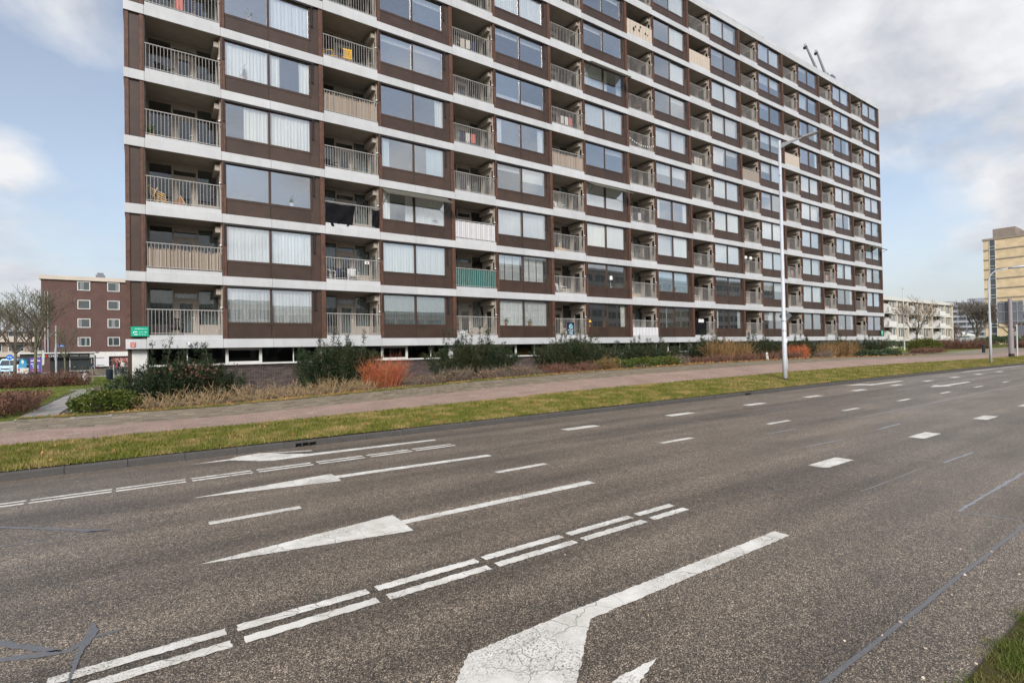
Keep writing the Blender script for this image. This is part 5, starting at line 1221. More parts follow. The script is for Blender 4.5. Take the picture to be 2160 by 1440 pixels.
# ================================================================== TREES
def tree(loc, h, spread, lab, seed, trunk_h=.32, r0=.10, mat='bark', depth=5, buds=0, sides=5, up=.25, split=(3, 4), group=None, twigr=.010):
    t = empty('bare_tree', loc); tag(t, lab, 'tree', group); r = random.Random(seed)
    tr = MB(); tw = []; tips = []
    p0 = Vector((0, 0, -.1)); lean = Vector((r.uniform(-.05, .05), r.uniform(-.05, .05), 1))
    top = p0 + lean * (h * trunk_h); tr.tube([p0, p0 + lean * h * trunk_h * .5, top], [r0 * 1.25, r0, r0 * .85], 8)
    cr_ = MB()
    def grow(p, d, l, ra, k):
        mid = p + d * l * .5 + Vector((r.gauss(0, .06), r.gauss(0, .06), r.gauss(0, .04))) * l
        d2 = (d + Vector((r.gauss(0, .12), r.gauss(0, .12), up * .35))).normalized(); e = mid + d2 * l * .5
        rb = max(ra * .62, twigr * .55)
        (cr_).tube([p, mid, e], [ra, (ra + rb) / 2, rb], sides if k > 2 else 3, False)
        if k <= 1: tips.append(e); tips.append(mid)
        if k == 0: return
        n = r.randint(*split)
        for i in range(n):
            a = 2 * math.pi * (i + r.random() * .7) / n; side = Vector((math.cos(a), math.sin(a), 0)); ax = d2.cross(side)
            dn = (d2 * r.uniform(.55, 1.0) + side * spread * r.uniform(.5, 1.1) + Vector((0, 0, up * r.uniform(.2, 1)))).normalized()
            src = e if i < n - 1 else mid
            grow(src, dn, l * r.uniform(.58, .80), max(rb * r.uniform(.7, .95), twigr * .6), k - 1)
    l0 = h * (1 - trunk_h) * .36
    for i in range(4):
        a = i * 1.57 + r.random(); grow(top, (Vector((math.cos(a) * spread, math.sin(a) * spread, 1.0)) * 1).normalized(), l0 * r.uniform(.85, 1.1), r0 * .6, depth - 1)
    grow(top, Vector((0, 0, 1)), l0, r0 * .7, depth - 1)
    add('trunk', tr.mesh('trunk', mat, True), t); add('crown', cr_.mesh('crown', mat), t)
    if buds:
        P = np.array([tuple(r.choice(tips) + Vector((r.gauss(0, .08), r.gauss(0, .08), r.gauss(0, .08)))) for _ in range(buds)]); add('buds', npmesh('buds', leaf_quads(P, .10, .13), 4, 'bud'), t)
    return t
def gl(x, y): return (x, y, zg(x, y))
tree(gl(-5.4, 43.6), 6.6, .62, 'bare young tree with a slim trunk rising behind the long brown hedge', 5, .36, .085, 'barkgreen', 5, twigr=.014)
tree(gl(-12.2, 84), 9.5, .55, 'bare tree behind the blue round sign and the van', 6, .30, .16, 'bark', 5, twigr=.028, group='trees by the kiosk')
tree(gl(-16.5, 96), 10.5, .6, 'bare tree at the far left edge beyond the parked cars', 7, .28, .17, 'bark', 5, twigr=.03, group='trees by the kiosk')
tree(gl(-6.0, 66), 5.6, .5, 'small greenish bare tree in front of the kiosk window', 8, .38, .07, 'barkgreen', 4, twigr=.016)
tree(gl(-20.5, 118), 12, .65, 'bare tree before the far left housing block', 9, .28, .2, 'twig', 5, twigr=.035, group='trees by the kiosk')
tree(gl(-14.2, 112), 11, .65, 'bare tree beside the left end of the brick flats', 10, .28, .2, 'twig', 5, twigr=.035, group='trees by the kiosk')
tree((96.0, 30.5, zg(96, 30.5)), 8.2, .62, 'spreading tree with pale buds in front of the white balcony flats', 12, .30, .13, 'bark', 5, 1500, twigr=.020, up=.22)
tree((142.2, 34.8, .5), 10.0, .62, 'bare tree with a forked trunk between the white flats and yellow tower', 13, .22, .30, 'bark', 6, twigr=.045, sides=5)
tree((152.0, 31.0, .5), 9.5, .8, 'low bare tree leaning before the foot of the yellow tower', 14, .15, .28, 'bark', 5, twigr=.045)
tree((168.0, 33.0, .5), 8.5, .8, 'bare tree behind the grey sign backs', 15, .2, .28, 'bark', 5, twigr=.05)
tree((185.0, 50.0, .5), 6.5, .7, 'small bare tree beyond the right end of the white flats', 16, .2, .2, 'twig', 5, twigr=.05)

# ================================================================== LEFT BACKGROUND
def window_part(parent, x0, x1, z0, z1, y, frame='white', fw=.12, mull=None, glass='farglass', dep=.08, curtain=None):
    m = MB(); m.box(x0, x1, y - dep, y, z0, z0 + fw); m.box(x0, x1, y - dep, y, z1 - fw, z1); m.box(x0, x0 + fw, y - dep, y, z0 + fw, z1 - fw); m.box(x1 - fw, x1, y - dep, y, z0 + fw, z1 - fw)
    for q in (mull or []): m.box(x0 + (x1 - x0) * q - fw / 3, x0 + (x1 - x0) * q + fw / 3, y - dep, y, z0 + fw, z1 - fw)
    f = add('window', m.mesh('window', frame), parent)
    add('pane', bx((x0 + fw, x1 - fw, y - dep * .4, y - dep * .3, z0 + fw, z1 - fw)).mesh('pane', glass), f)
    if curtain:
        for (a, c_) in curtain: add('curtain', bx((x0 + fw + (x1 - x0 - 2 * fw) * a, x0 + fw + (x1 - x0 - 2 * fw) * c_, y - dep * .62, y - dep * .55, z0 + fw, z1 - fw)).mesh('curtain', 'greynet'), f)
    return f
bk = empty('brick_flats', (-12.7, 108.6, -.5)); tag(bk, 'four-storey red-brown brick flats with white window frames at far left', 'building')
add('wall', bx((0, 30, 0, 12, 0, 14.55)).mesh('wall', 'farbrick'), bk)
rf = add('roof', bx((-.25, 30.2, -.3, 12.3, 14.45, 15.05)).mesh('roof', 'beigewall'), bk)
add('chimney', bx((6.6, 7.8, 1.0, 2.2, 15.05, 15.65), (6.8, 7.6, 1.1, 2.0, 15.65, 16.0)).mesh('chimney', 'signback'), rf)
cur = [[(0, .25), (.55, .75)], [(.35, .5)], [(0, .3)], [(.3, .62)], None, [(.85, 1)], [(.15, .5)], [(.7, 1.0)]]
for k in range(4):
    for j, x in enumerate((4.35, 8.15, 12.2, 16, 20)):
        window_part(bk, x, x + 1.62, 3.97 + 2.97 * k, 5.43 + 2.97 * k, 0, 'white', .11, None, curtain=cur[(k * 2 + j) % 8], dep=.1)
add('white_band', bx((6, 30, -.35, 0, 2.3, 3.05)).mesh('white_band', 'white'), bk)
for x in (.45, .80): add('downpipe', MB().tube([(x, -.1, 2.6), (x, -.1, 12.5)], .06, 6).mesh('downpipe', 'lamp'), bk)
bn = empty('white_banner', (-6.3, 108.15, .2)); tag(bn, 'white banner with dark lettering on the brick wall beside the kiosk', 'banner')
add('cloth', bx((0, 1.9, 0, .04, 0, 1.65)).mesh('cloth', 'whitecloth'), bn)
for (z, a, c_) in ((1.35, .1, 1.3), (.15, .3, 1.3)): add('lettering', bx((a, c_, -.01, 0, z, z + .09)).mesh('lettering', 'dark'), bn)
gf = empty('graffiti', (-3.9, 108.5, .8)); tag(gf, 'pink sprayed graffiti on the brick wall behind the bicycles', 'graffiti')
for k in range(9):
    x = k * .22; m = MB(); m.tube([(x, 0, .2 + .25 * math.sin(k)), (x + .18, 0, .75 + .15 * math.cos(k * 2)), (x + .33, 0, .25), (x + .12, 0, .12 + .1 * math.sin(k * 3))], .055, 4); add('stroke', m.mesh('stroke', 'pinkprint' if k % 3 else 'redsign'), gf)
m = MB(); m.tube([(-.9, 0, .5), (-.7, 0, .2), (-.5, 0, .45), (-.35, 0, .1), (-.15, 0, .4)], .04, 4); add('pale_tag', m.mesh('pale_tag', 'lamp'), gf)
# kiosk
ki = empty('kiosk', (-12.95, 93, -.47)); tag(ki, 'low black snack kiosk with white roof edge in front of the brick flats', 'kiosk')
add('wall', bx((2.9, 7.4, .3, 6, 0, 2.5)).mesh('wall', 'kiosk'), ki)
add('roof', bx((-.6, 7.75, -.5, 6.3, 2.78, 2.95)).mesh('roof', 'white'), ki)
add('fascia', bx((0, 7.1, -.25, 0, 2.22, 2.78)).mesh('fascia', 'kiosk'), ki)
add('fascia_end', bx((7.1, 7.6, -.25, 0, 2.2, 2.78)).mesh('fascia_end', 'white'), ki)
add('post', bx((7.5, 7.65, -.2, 0, 0, 2.2)).mesh('post', 'lamphead'), ki)
sf_ = window_part(ki, 4.9, 7.3, .35, 2.2, .28, 'white', .09, None, 'farglass')
for (x, s, w, mt) in ((1.45, .42, "BEN'S", 'printwhite'), (2.78, .42, 'CHA!', 'printwhite'), (6.05, .30, 'FOOD', 'lamphead')): add('lettering', text_mesh(w, s, mt, 'lettering', .01), ki, (x, -.26, 2.36), STAND)
[add('lettering', bx((5.05 + .125 * k, 5.135 + .125 * k, -.262, -.25, 2.38, 2.56)).mesh('lettering', 'lamphead'), ki) for k in range(7)]
m = MB(); m.prism([(2.50, 2.33), (2.74, 2.33), (2.70, 2.62), (2.62, 2.74), (2.54, 2.62)], 'y', -.275, -.255); add('red_emblem', m.mesh('red_emblem', 'red'), ki)
po = empty('poster_panel', (-11.7, 90, -.46)); tag(po, 'purple advertising poster in a dark frame beside the slim tree trunk', 'poster')
add('frame', bx((-.06, 1.28, 0, .2, .25, 2.35)).mesh('frame', 'black'), po); add('poster', bx((.05, 1.17, -.012, 0, .42, 2.28)).mesh('poster', 'purple'), po); add('leg', bx((.5, .72, .05, .15, 0, .25)).mesh('leg', 'black'), po)
for (z, a, c_, mt) in ((2.02, .4, .8, 'lightblue'), (1.85, .15, 1.05, 'printwhite'), (1.45, .15, .45, 'lightblue'), (1.2, .3, .9, 'lightblue'), (.95, .35, .9, 'lightblue'), (.62, .25, .95, 'orange')): add('print', bx((a, c_, -.018, -.012, z, z + .11)).mesh('print', mt), po)
pl = empty('street_sign_post', (-9.2, 91, -.45)); tag(pl, 'tall white post with a blue street name plate before the kiosk', 'sign post')
add('post', MB().tube([(0, 0, 0), (0, 0, 2.4), (0, 0, 6.2)], [.11, .10, .06], 8).mesh('post', 'lamp'), pl); add('box', bx((-.14, .0, -.12, .12, 1.9, 3.5)).mesh('box', 'lamp'), pl)
add('name_plate', bx((.1, .92, -.02, .02, 3.6, 3.92)).mesh('name_plate', 'blue'), pl); [add('lettering', bx((.2 + .08 * k, .255 + .08 * k, -.026, -.02, 3.71, 3.80)).mesh('lettering', 'printwhite'), pl) for k in range(7)]
add('arm', MB().tube([(0, 0, 5.9), (-.5, 0, 5.2), (-1.3, 0, 4.4)], .02, 4).mesh('arm', 'lamp'), pl); add('lamp', MB().lathe([(.1, 0), (.13, .15), (.02, .22)], (0, 0, 6.2), 8).mesh('lamp', 'lamphead'), pl)
bf = empty('beach_flag', (-10.25, 88, -.45)); tag(bf, 'pale upright feather flag beside the purple poster', 'flag')
add('pole', MB().tube([(0, 0, 0), (0, 0, 3.2)], .03, 5).mesh('pole', 'lamphead'), bf); m = MB(); m.prism([(.03, 1.3), (.22, 1.4), (.24, 2.9), (.14, 3.2), (.03, 3.2)], 'y', -.01, .01); add('cloth', m.mesh('cloth', 'flagw'), bf)
bf = empty('beach_flag', (-13.0, 95, -.5)); tag(bf, 'blue feather flag beside the pale blue van', 'flag')
add('pole', MB().tube([(0, 0, 0), (0, 0, 2.7)], .03, 5).mesh('pole', 'lamphead'), bf); m = MB(); m.prism([(-.55, .9), (.35, .7), (.45, 2.2), (.05, 2.6), (-.15, 2.2)], 'y', -.01, .01); add('cloth', m.mesh('cloth', 'cyan'), bf); add('mark', bx((-.1, .1, -.016, -.01, 1.6, 2.0)).mesh('mark', 'printwhite'), bf)
rs = empty('round_sign', (-12.0, 80, -.35)); tag(rs, 'round blue sign with white symbol on a thin post at far left', 'sign')
add('post', MB().tube([(0, 0, 0), (0, 0, 2.3)], .035, 6).mesh('post', 'lamp'), rs); m = MB().lathe([(.30, 0), (.30, .03)], (0, 0, 0), 18); m.v = [(v[0], -v[2] - .03, v[1] + 2.3) for v in m.v]; add('disc', m.mesh('disc', 'blue'), rs)
m = MB(); m.torus((-.1, -.075, 2.28), .06, .018, 'y', 10, 4); m.torus((.12, -.075, 2.28), .06, .018, 'y', 10, 4); m.tube([(-.1, -.075, 2.28), (0, -.075, 2.4), (.12, -.075, 2.28)], .018, 4); add('symbol', m.mesh('symbol', 'printwhite'), rs)

def car(loc, rz, mat, lab, van=False, s=1.0):
    t = empty('parked_van' if van else 'parked_car', loc, rz, s); tag(t, lab, 'van' if van else 'car')
    if van: prof = [(-2.5, .35), (2.45, .35), (2.5, .9), (2.2, 1.15), (1.55, 2.0), (1.2, 2.2), (-2.4, 2.25), (-2.5, 2.0)]; hw = .95
    else: prof = [(-2.1, .3), (2.1, .3), (2.15, .65), (1.9, .82), (1.05, .95), (.45, 1.38), (.1, 1.45), (-1.0, 1.42), (-1.55, 1.02), (-2.1, .95)]; hw = .85
    m = MB(); m.prism(prof, 'x', -hw, hw); bd = add('body', m.mesh('body', mat), t)
    if van:
        add('windscreen', (lambda q: q.quad((-hw * .88, 2.19, 1.19), (hw * .88, 2.19, 1.19), (hw * .84, 1.60, 1.96), (-hw * .84, 1.60, 1.96)))(MB()).mesh('windscreen', 'farglass'), t, (0, .02, .01))
        for sx in (-1, 1): add('side_window', bx((sx * hw - .006, sx * hw + .006, .75, 1.55, 1.2, 1.8)).mesh('side_window', 'farglass'), t)
        fz, fy = .85, 2.5
    else:
        add('windscreen', (lambda q: q.quad((-hw * .88, 1.03, .98), (hw * .88, 1.03, .98), (hw * .8, .47, 1.37), (-hw * .8, .47, 1.37)))(MB()).mesh('windscreen', 'farglass'), t, (0, .02, .015))
        add('rear_window', (lambda q: q.quad((hw * .85, -1.52, 1.06), (-hw * .85, -1.52, 1.06), (-hw * .8, -1.03, 1.40), (hw * .8, -1.03, 1.40)))(MB()).mesh('rear_window', 'farglass'), t, (0, -.02, .015))
        for sx in (-1, 1): add('side_window', (lambda q: q.prism([(.8, .98), (.4, 1.33), (-.95, 1.34), (-1.35, 1.0)], 'x', sx * hw - .006, sx * hw + .006))(MB()).mesh('side_window', 'farglass'), t)
        fz, fy = .66, 2.1
    for sx in (-1, 1):
        add('headlight', bx((sx * hw * .72 - .16, sx * hw * .72 + .16, fy - .06, fy + .02, fz, fz + .16)).mesh('headlight', 'lamp'), t); add('taillight', bx((sx * hw * .82 - .1, sx * hw * .82 + .1, -fy - .03, -fy + .05, .68, .90)).mesh('taillight', 'red'), t)
        for y in (-1.35, 1.35):
            wv = add('wheel', MB().torus((sx * (hw - .08), y, .31), .22, .09, 'x', 14, 6).mesh('wheel', 'tyre'), t); add('rim', MB().torus((sx * (hw - .04), y, .31), .09, .07, 'x', 10, 5).mesh('rim', 'lamp'), wv)
    add('grille', bx((-hw * .5, hw * .5, fy, fy + .03, fz - .2, fz - .05)).mesh('grille', 'dark'), t); add('number_plate', bx((-.26, .26, -fy - .03, -fy, .5, .61)).mesh('number_plate', 'yellow'), t)
    return t
car((-16.0, 110, -.5), math.pi - .25, 'vanblue', 'pale blue delivery van parked behind the round blue sign', True)
car((-19.8, 112, -.5), math.pi - .1, 'carsilver', 'silver car at the far left edge beside the pale blue van')
car((-13.0, 97, -.5), .15, 'carwhite', 'white car seen from behind beside the purple poster')
# bench, bin, bag
be = empty('park_bench', (-2.35, 48.8, zg(-2.3, 48.8)), .12); tag(be, 'weathered wooden bench on the lawn seen from behind', 'bench')
for k in range(3): add('back_slat', bx((-.8, .8, -.20 - .03 * k, -.16 - .03 * k, .50 + .14 * k, .61 + .14 * k)).mesh('back_slat', 'greywood'), be)
for k in range(3): add('seat_slat', bx((-.8, .8, -.1 + .15 * k, .02 + .15 * k, .42, .46)).mesh('seat_slat', 'greywood'), be)
for x in (-.6, .6): m = MB(); m.prism([(-.32, 0), (-.2, 0), (-.1, .40), (-.22, .92), (-.30, .92), (-.2, .4)], 'x', x - .05, x + .05); m.prism([(.3, 0), (.42, 0), (.36, .42), (-.15, .42), (-.15, .36), (.28, .36)], 'x', x - .049, x + .049); add('leg', m.mesh('leg', 'concrete'), be)
bg = empty('shopping_bag', (-3.3, 48.5, zg(-3.3, 48.5))); tag(bg, 'white and black bag standing at the left end of the bench', 'bag')
add('body', MB().lathe([(.16, 0), (.20, .2), (.17, .5), (.06, .62)], (0, 0, 0), 9, 1.1, .6).mesh('body', 'whitecloth', True), bg); add('strap', MB().torus((.08, 0, .55), .14, .025, 'y', 12, 5).mesh('strap', 'black'), bg)
bi = empty('litter_bin', (-1.75, 48.5, zg(-1.75, 48.5))); tag(bi, 'dark litter bin on a grey post beside the wooden bench', 'bin')
add('bin', MB().lathe([(.15, .1), (.19, .2), (.2, .8), (.17, .85)], (-.2, 0, 0), 10).mesh('bin', 'navy'), bi); add('post', MB().tube([(.06, 0, -.1), (.06, 0, 1.15)], .045, 8).mesh('post', 'lamp'), bi)
# bicycles
def bicycle(loc, rz, mat, lab):
    t = empty('bicycle', loc, rz); tag(t, lab, 'bicycle', 'bicycles parked in front of the brick flats')
    for x in (-.52, .52): w = add('wheel', MB().torus((x, 0, .34), .32, .022, 'y', 18, 5).mesh('wheel', 'tyre'), t); m = MB(); [m.tube([(x, 0, .34), (x + .31 * math.cos(a), 0, .34 + .31 * math.sin(a))], .006, 3) for a in [q * .785 for q in range(8)]]; add('spokes', m.mesh('spokes', 'lamp'), w)
    m = MB()
    for a, c_ in (((-.52, 0, .34), (-.1, 0, .3)), ((-.52, 0, .34), (-.2, 0, .78)), ((-.1, 0, .3), (-.22, 0, .9)), ((-.1, 0, .3), (.36, 0, .82)), ((-.2, 0, .74), (.36, 0, .80)), ((.52, 0, .34), (.34, 0, 1.0))): m.tube([a, c_], .022, 5)
    add('frame', m.mesh('frame', mat), t); add('saddle', MB().prism([(-.34, -.09), (-.34, .09), (-.06, .03), (-.06, -.03)], 'z', .90, .96).mesh('saddle', 'black'), t)
    m = MB(); m.tube([(.22, -.3, 1.02), (.34, -.15, 1.06), (.34, .15, 1.06), (.22, .3, 1.02)], .016, 5); add('handlebar', m.mesh('handlebar', 'lamp'), t)
    m = MB(); m.box(-.8, -.4, -.06, .06, .74, .76); add('carrier', m.mesh('carrier', 'dark'), t)
for k, (x, y, rz, mt, lab) in enumerate([(-1.3, 84, 1.2, 'plastic', 'pale bicycle nearest the corner of the apartment block'), (-2.1, 85, 1.35, 'darkcoat', 'dark bicycle behind the two people'), (-3.9, 85, 1.3, 'navy', 'dark blue bicycle left of the two people'), (-4.6, 84.5, 1.1, 'red', 'red bicycle in front of the white banner'), (-5.3, 84, .3, 'black', 'black bicycle beside the person at the kiosk'), (-7.2, 86, .1, 'black', 'black bicycle under the kiosk window'), (-2.9, 80.5, 1.0, 'black', 'black bicycle just in front of the person with the red scarf'), (-3.4, 81.5, 1.25, 'lamp', 'grey bicycle behind the litter bin'), (-1.75, 81, .9, 'black', 'black bicycle in front of the person in the pale jacket'), (-4.2, 82, .8, 'darkcoat', 'dark bicycle behind the wooden bench')]):
    bicycle((x, y, zg(x, y)), rz, mt, lab)
# people
def person(loc, rz, h, coat, legs, lab, stride=.15, extra=None, arm=.1):
    t = empty('person', loc, rz, h / 1.75); tag(t, lab, 'person')
    J = {'pel': (0, 0, .95, .15, .11), 'wai': (0, 0, 1.1, .14, .10), 'che': (0, .01, 1.32, .18, .12), 'nec': (0, .02, 1.48, .06, .06), 'hed': (0, .03, 1.58, .085, .095), 'cro': (0, .03, 1.68, .08, .09),
         'sL': (.17, 0, 1.42, .065, .065), 'eL': (.23, -.02 + arm, 1.14, .05, .05), 'wL': (.22, .08 + arm * 2, .90, .035, .035), 'sR': (-.17, 0, 1.42, .065, .065), 'eR': (-.23, -.03 - arm, 1.14, .05, .05), 'wR': (-.22, .05, .90, .035, .035),
         'hL': (.09, 0, .90, .10, .10), 'kL': (.10, stride * .7 + .03, .50, .07, .07), 'aL': (.10, stride, .09, .05, .05), 'tL': (.11, stride + .16, .04, .04, .035), 'hR': (-.09, 0, .90, .10, .10), 'kR': (-.10, -stride * .4 + .04, .50, .07, .07), 'aR': (-.10, -stride, .09, .05, .05), 'tR': (-.11, -stride + .16, .04, .04, .035)}
    E_ = [('pel', 'wai'), ('wai', 'che'), ('che', 'nec'), ('nec', 'hed'), ('hed', 'cro'), ('che', 'sL'), ('sL', 'eL'), ('eL', 'wL'), ('che', 'sR'), ('sR', 'eR'), ('eR', 'wR'), ('pel', 'hL'), ('hL', 'kL'), ('kL', 'aL'), ('aL', 'tL'), ('pel', 'hR'), ('hR', 'kR'), ('kR', 'aR'), ('aR', 'tR')]
    for sd_, s_ in (('L', 1), ('R', -1)):
        wx, wy, wz = J['w' + sd_][:3]; J['p' + sd_] = (wx, wy + .02, wz - .08, .035, .02); E_.append(('w' + sd_, 'p' + sd_))
        for k in range(4): J['f%d' % k + sd_] = (wx + s_ * .0, wy - .02 + .022 * k, wz - .165 - .01 * (k in (1, 2)), .008, .008); E_.append(('p' + sd_, 'f%d' % k + sd_))
        J['f4' + sd_] = (wx - s_ * .015, wy + .075, wz - .10, .009, .009); E_.append(('w' + sd_, 'f4' + sd_))
    names = list(J); me = bpy.data.meshes.new('body'); me.from_pydata([J[n][:3] for n in names], [(names.index(a), names.index(c_)) for a, c_ in E_], [])
    o = bpy.data.objects.new('body_tmp', me); COL.objects.link(o)
    sk = o.modifiers.new('skin', 'SKIN'); sb = o.modifiers.new('sub', 'SUBSURF'); sb.levels = 1
    for i, n in enumerate(names): me.skin_vertices[0].data[i].radius = J[n][3:]; me.skin_vertices[0].data[i].use_root = (n == 'pel')
    dg = bpy.context.evaluated_depsgraph_get(); m2 = bpy.data.meshes.new_from_object(o.evaluated_get(dg)); bpy.data.objects.remove(o, do_unlink=True)
    for k in ('skin', coat, legs, 'black'): m2.materials.append(M[k])
    for p in m2.polygons:
        z = p.center.z; x = abs(p.center.x)
        p.material_index = 3 if z < .10 else (2 if z < .86 and x < .2 else (0 if z > 1.47 or (z < .90 and x >= .19) else 1)); p.use_smooth = True
    add('body', m2, t)
    add('hair', MB().lathe([(.07, 1.58), (.098, 1.62), (.10, 1.68), (.075, 1.745), (.02, 1.77)], (0, .01, 0), 10).mesh('hair', 'hair', True), t)
    m = MB(); m.lathe([(.012, 1.60), (.018, 1.62), (.010, 1.655)], (0, .125, 0), 6); m.box(-.03, .03, .118, .122, 1.567, 1.575); m.box(-.042, -.022, .112, .118, 1.65, 1.66); m.box(.022, .042, .112, .118, 1.65, 1.66); add('face', m.mesh('face', 'skin'), t)
    m = MB(); m.lathe([(.17, .72), (.175, .95), (.17, 1.1), (.205, 1.32), (.19, 1.40), (.08, 1.47)], (0, .005, 0), 12, 1, .72); add('coat', m.mesh('coat', coat, True), t)
    if extra: add('scarf', bx((-.05, .05, .13, .16, .85, 1.46)).mesh('scarf', extra), t)
    return t
person((-2.55, 83, zg(-2.5, 83)), math.pi, 1.72, 'darkcoat', 'jeans', 'person in a dark coat with a red scarf standing by the bicycles', .05, 'red')
person((-2.0, 84.4, zg(-2, 84)), math.pi + .3, 1.72, 'lightcoat', 'jeans', 'person in a pale jacket standing by the bicycles', .06)
person((-5.3, 88, zg(-5, 88)), 1.5, 1.75, 'darkcoat', 'darkcoat', 'person in dark clothes walking past the right end of the kiosk', .22)
# far-left housing
hb = empty('housing_block', (-60, 132, -.6)); tag(hb, 'grey-beige housing block seen through bare trees at far left', 'building')
add('wall', bx((0, 46, 0, 10, 0, 7.2)).mesh('wall', 'buffwall'), hb); add('roof', bx((-.2, 46.2, -.4, 10.2, 7.2, 7.6)).mesh('roof', 'lamphead'), hb)
for k in range(2):
    add('balcony_band', bx((18, 46, -1.0, -.02, 2.6 + 2.7 * k, 3.5 + 2.7 * k)).mesh('balcony_band', 'beigewall'), hb)
    for j in range(9): window_part(hb, 19 + 3 * j, 21.2 + 3 * j, 3.55 + 2.7 * k - (0 if k else 0), 4.9 + 2.7 * k, 0, 'white', .1, (.5,))

# ================================================================== RIGHT BACKGROUND
wb = empty('white_flats', (110, 46, -.6)); tag(wb, 'four-storey white flats with rounded balcony screens at right', 'building')
Lw = 59.0
add('wall', bx((0, Lw, 1.2, 11, 0, 11.3)).mesh('wall', 'beigewall'), wb)
add('roof', bx((-.3, Lw + .3, -.15, 11.2, 11.3, 12.0)).mesh('roof', 'white'), wb)
add('end_wall', bx((Lw - .8, Lw - .002, .0, 1.2, 0, 11.3)).mesh('end_wall', 'beigewall'), wb)
unit = Lw / 4.0
for k in range(3):
    z = 2.75 + 2.85 * k
    add('floor_band', bx((0, Lw - .8, .05, 1.2, z - .12, z + .25)).mesh('floor_band', 'white'), wb)
    for u in range(4):
        x = u * unit
        add('pier', bx((x, x + .7, 0.02, 1.2, z + .25, z + 2.73)).mesh('pier', 'beigewall'), wb); add('pier', bx((x + 8.8, x + 9.4, 0.02, 1.2, z + .25, z + 2.73)).mesh('pier', 'beigewall'), wb)
        bl = add('balcony', bx((x + .7, x + 5.4, -1.1, .05, z - .05, z + .12)).mesh('balcony', 'white'), wb)
        add('railing_panel', bx((x + 1.6, x + 5.4, -1.12, -1.06, z + .12, z + 1.15)).mesh('railing_panel', 'plastic'), bl)
        m = MB(); [m.box(x + .72 + .12 * q, x + .75 + .12 * q, -1.1, -1.07, z + .12, z + 1.1) for q in range(8)]; m.box(x + .7, x + 5.4, -1.12, -1.06, z + 1.15, z + 1.2); add('railing', m.mesh('railing', 'rail'), bl)
        m = MB(); m.prism([(-1.05, z + .2), (1.1, z + .2), (1.1, z + 2.1), (.3, z + 2.15), (-.3, z + 2.0), (-.8, z + 1.55)], 'x', x + 3.2, x + 3.3); add('rounded_screen', m.mesh('rounded_screen', 'plastic'), bl)
        window_part(wb, x + .9, x + 3.0, z + .35, z + 2.5, 1.2, 'white', .12, (.5,)); window_part(wb, x + 3.6, x + 5.2, z + .3, z + 2.5, 1.2, 'white', .12)
        for (a, c_) in ((5.6, 7.1), (7.2, 8.7), (9.6, 11.4), (11.5, 13.4)):
            if x + c_ < Lw - .8: window_part(wb, x + a, x + c_, z + .3, z + 2.65, .4, 'white', .13, (.45,))
            add('infill', bx((x + a + .02, x + c_ - .02, .30, .36, z + .3, z + .85)).mesh('infill', 'white'), wb)
for u in range(4): window_part(wb, u * unit + 5.8, u * unit + 8.5, 1.2, 2.3, 1.2, 'white', .12, (.33, .66)); window_part(wb, u * unit + 1.0, u * unit + 4, .5, 2.2, 1.2, 'white', .12, (.5,))
for x in (17, 26, 34, 42): add('roof_vent', bx((x, x + .7, 3, 3.7, 12.0, 12.5)).mesh('roof_vent', 'signback'), wb)
# yellow tower: its side wall faces the camera
yt = empty('yellow_tower', (205.2, 0, 0)); tag(yt, 'tall yellow-brick tower with a glazed stair strip at the right edge', 'building')
y0, y1, H_ = 10.0, 48.3, 31.2
add('wall', bx((0, 16, y0, 45.55, -1, H_), (0, 16, 47.0, y1, -1, H_), (1, 16, 45.55, 47.0, -1, H_)).mesh('wall', 'yellowbrick'), yt)
add('roof_edge', bx((-.2, 16.2, y0 - .2, y1 + .2, H_, H_ + .55)).mesh('roof_edge', 'greywood'), yt)
for k in range(1, 11):
    z = H_ - 2.84 * k
    add('floor_band', bx((-.14, 0, y0, 45.5, z - .17, z + .17), (-.14, 0, 47.05, y1 + .05, z - .17, z + .17)).mesh('floor_band', 'greywood'), yt)
    f_ = add('stair_window', bx((-.1, .05, 45.56, 45.68, z + .02, z + 2.82), (-.1, .05, 46.87, 46.99, z + .02, z + 2.82), (-.1, .05, 45.68, 46.87, z + .9, z + 1.0), (-.1, .05, 45.68, 46.87, z + .02, z + .12)).mesh('stair_window', 'white'), yt)
    add('pane', bx((.0, .03, 45.68, 46.87, z + 1.0, z + 2.82)).mesh('pane', 'farglass'), f_); add('pane', bx((.0, .03, 45.68, 46.87, z + .12, z + .9)).mesh('pane', 'farglass'), f_)
add('penthouse', bx((5, 13, 42.2, 47.2, H_ + .55, H_ + 3.9)).mesh('penthouse', 'buffwall'), yt); add('penthouse', bx((4, 14, 28, 41.2, H_ + .55, H_ + 2.2)).mesh('penthouse', 'buffwall'), yt)
add('dish', MB().lathe([(.0, 0), (.3, .05), (.45, .2)], (3, 44.6, H_ + .6), 10).mesh('dish', 'plastic'), yt)
# distant grey offices
go = empty('grey_offices', (410, 92, -2)); tag(go, 'distant pale grey office block beyond the white flats', 'building')
add('wall', bx((0, 40, 0, 34, 0, 27)).mesh('wall', 'greywall'), go); add('roof_plant', bx((5, 30, 4, 14, 27, 29.2)).mesh('roof_plant', 'greywall'), go); add('roof_plant', bx((5, 30, 22, 32, 27, 28.4)).mesh('roof_plant', 'greywall'), go)
for k in range(7):
    for j in range(8): add('window', bx((-.15, 0, 1.2 + 4.1 * j, 4.6 + 4.1 * j, 3.6 + 3.2 * k, 5.1 + 3.2 * k)).mesh('window', 'farglass'), go)
    add('white_band', bx((-.2, 0, .5, 33.5, 5.3 + 3.2 * k, 5.8 + 3.2 * k)).mesh('white_band', 'band'), go)
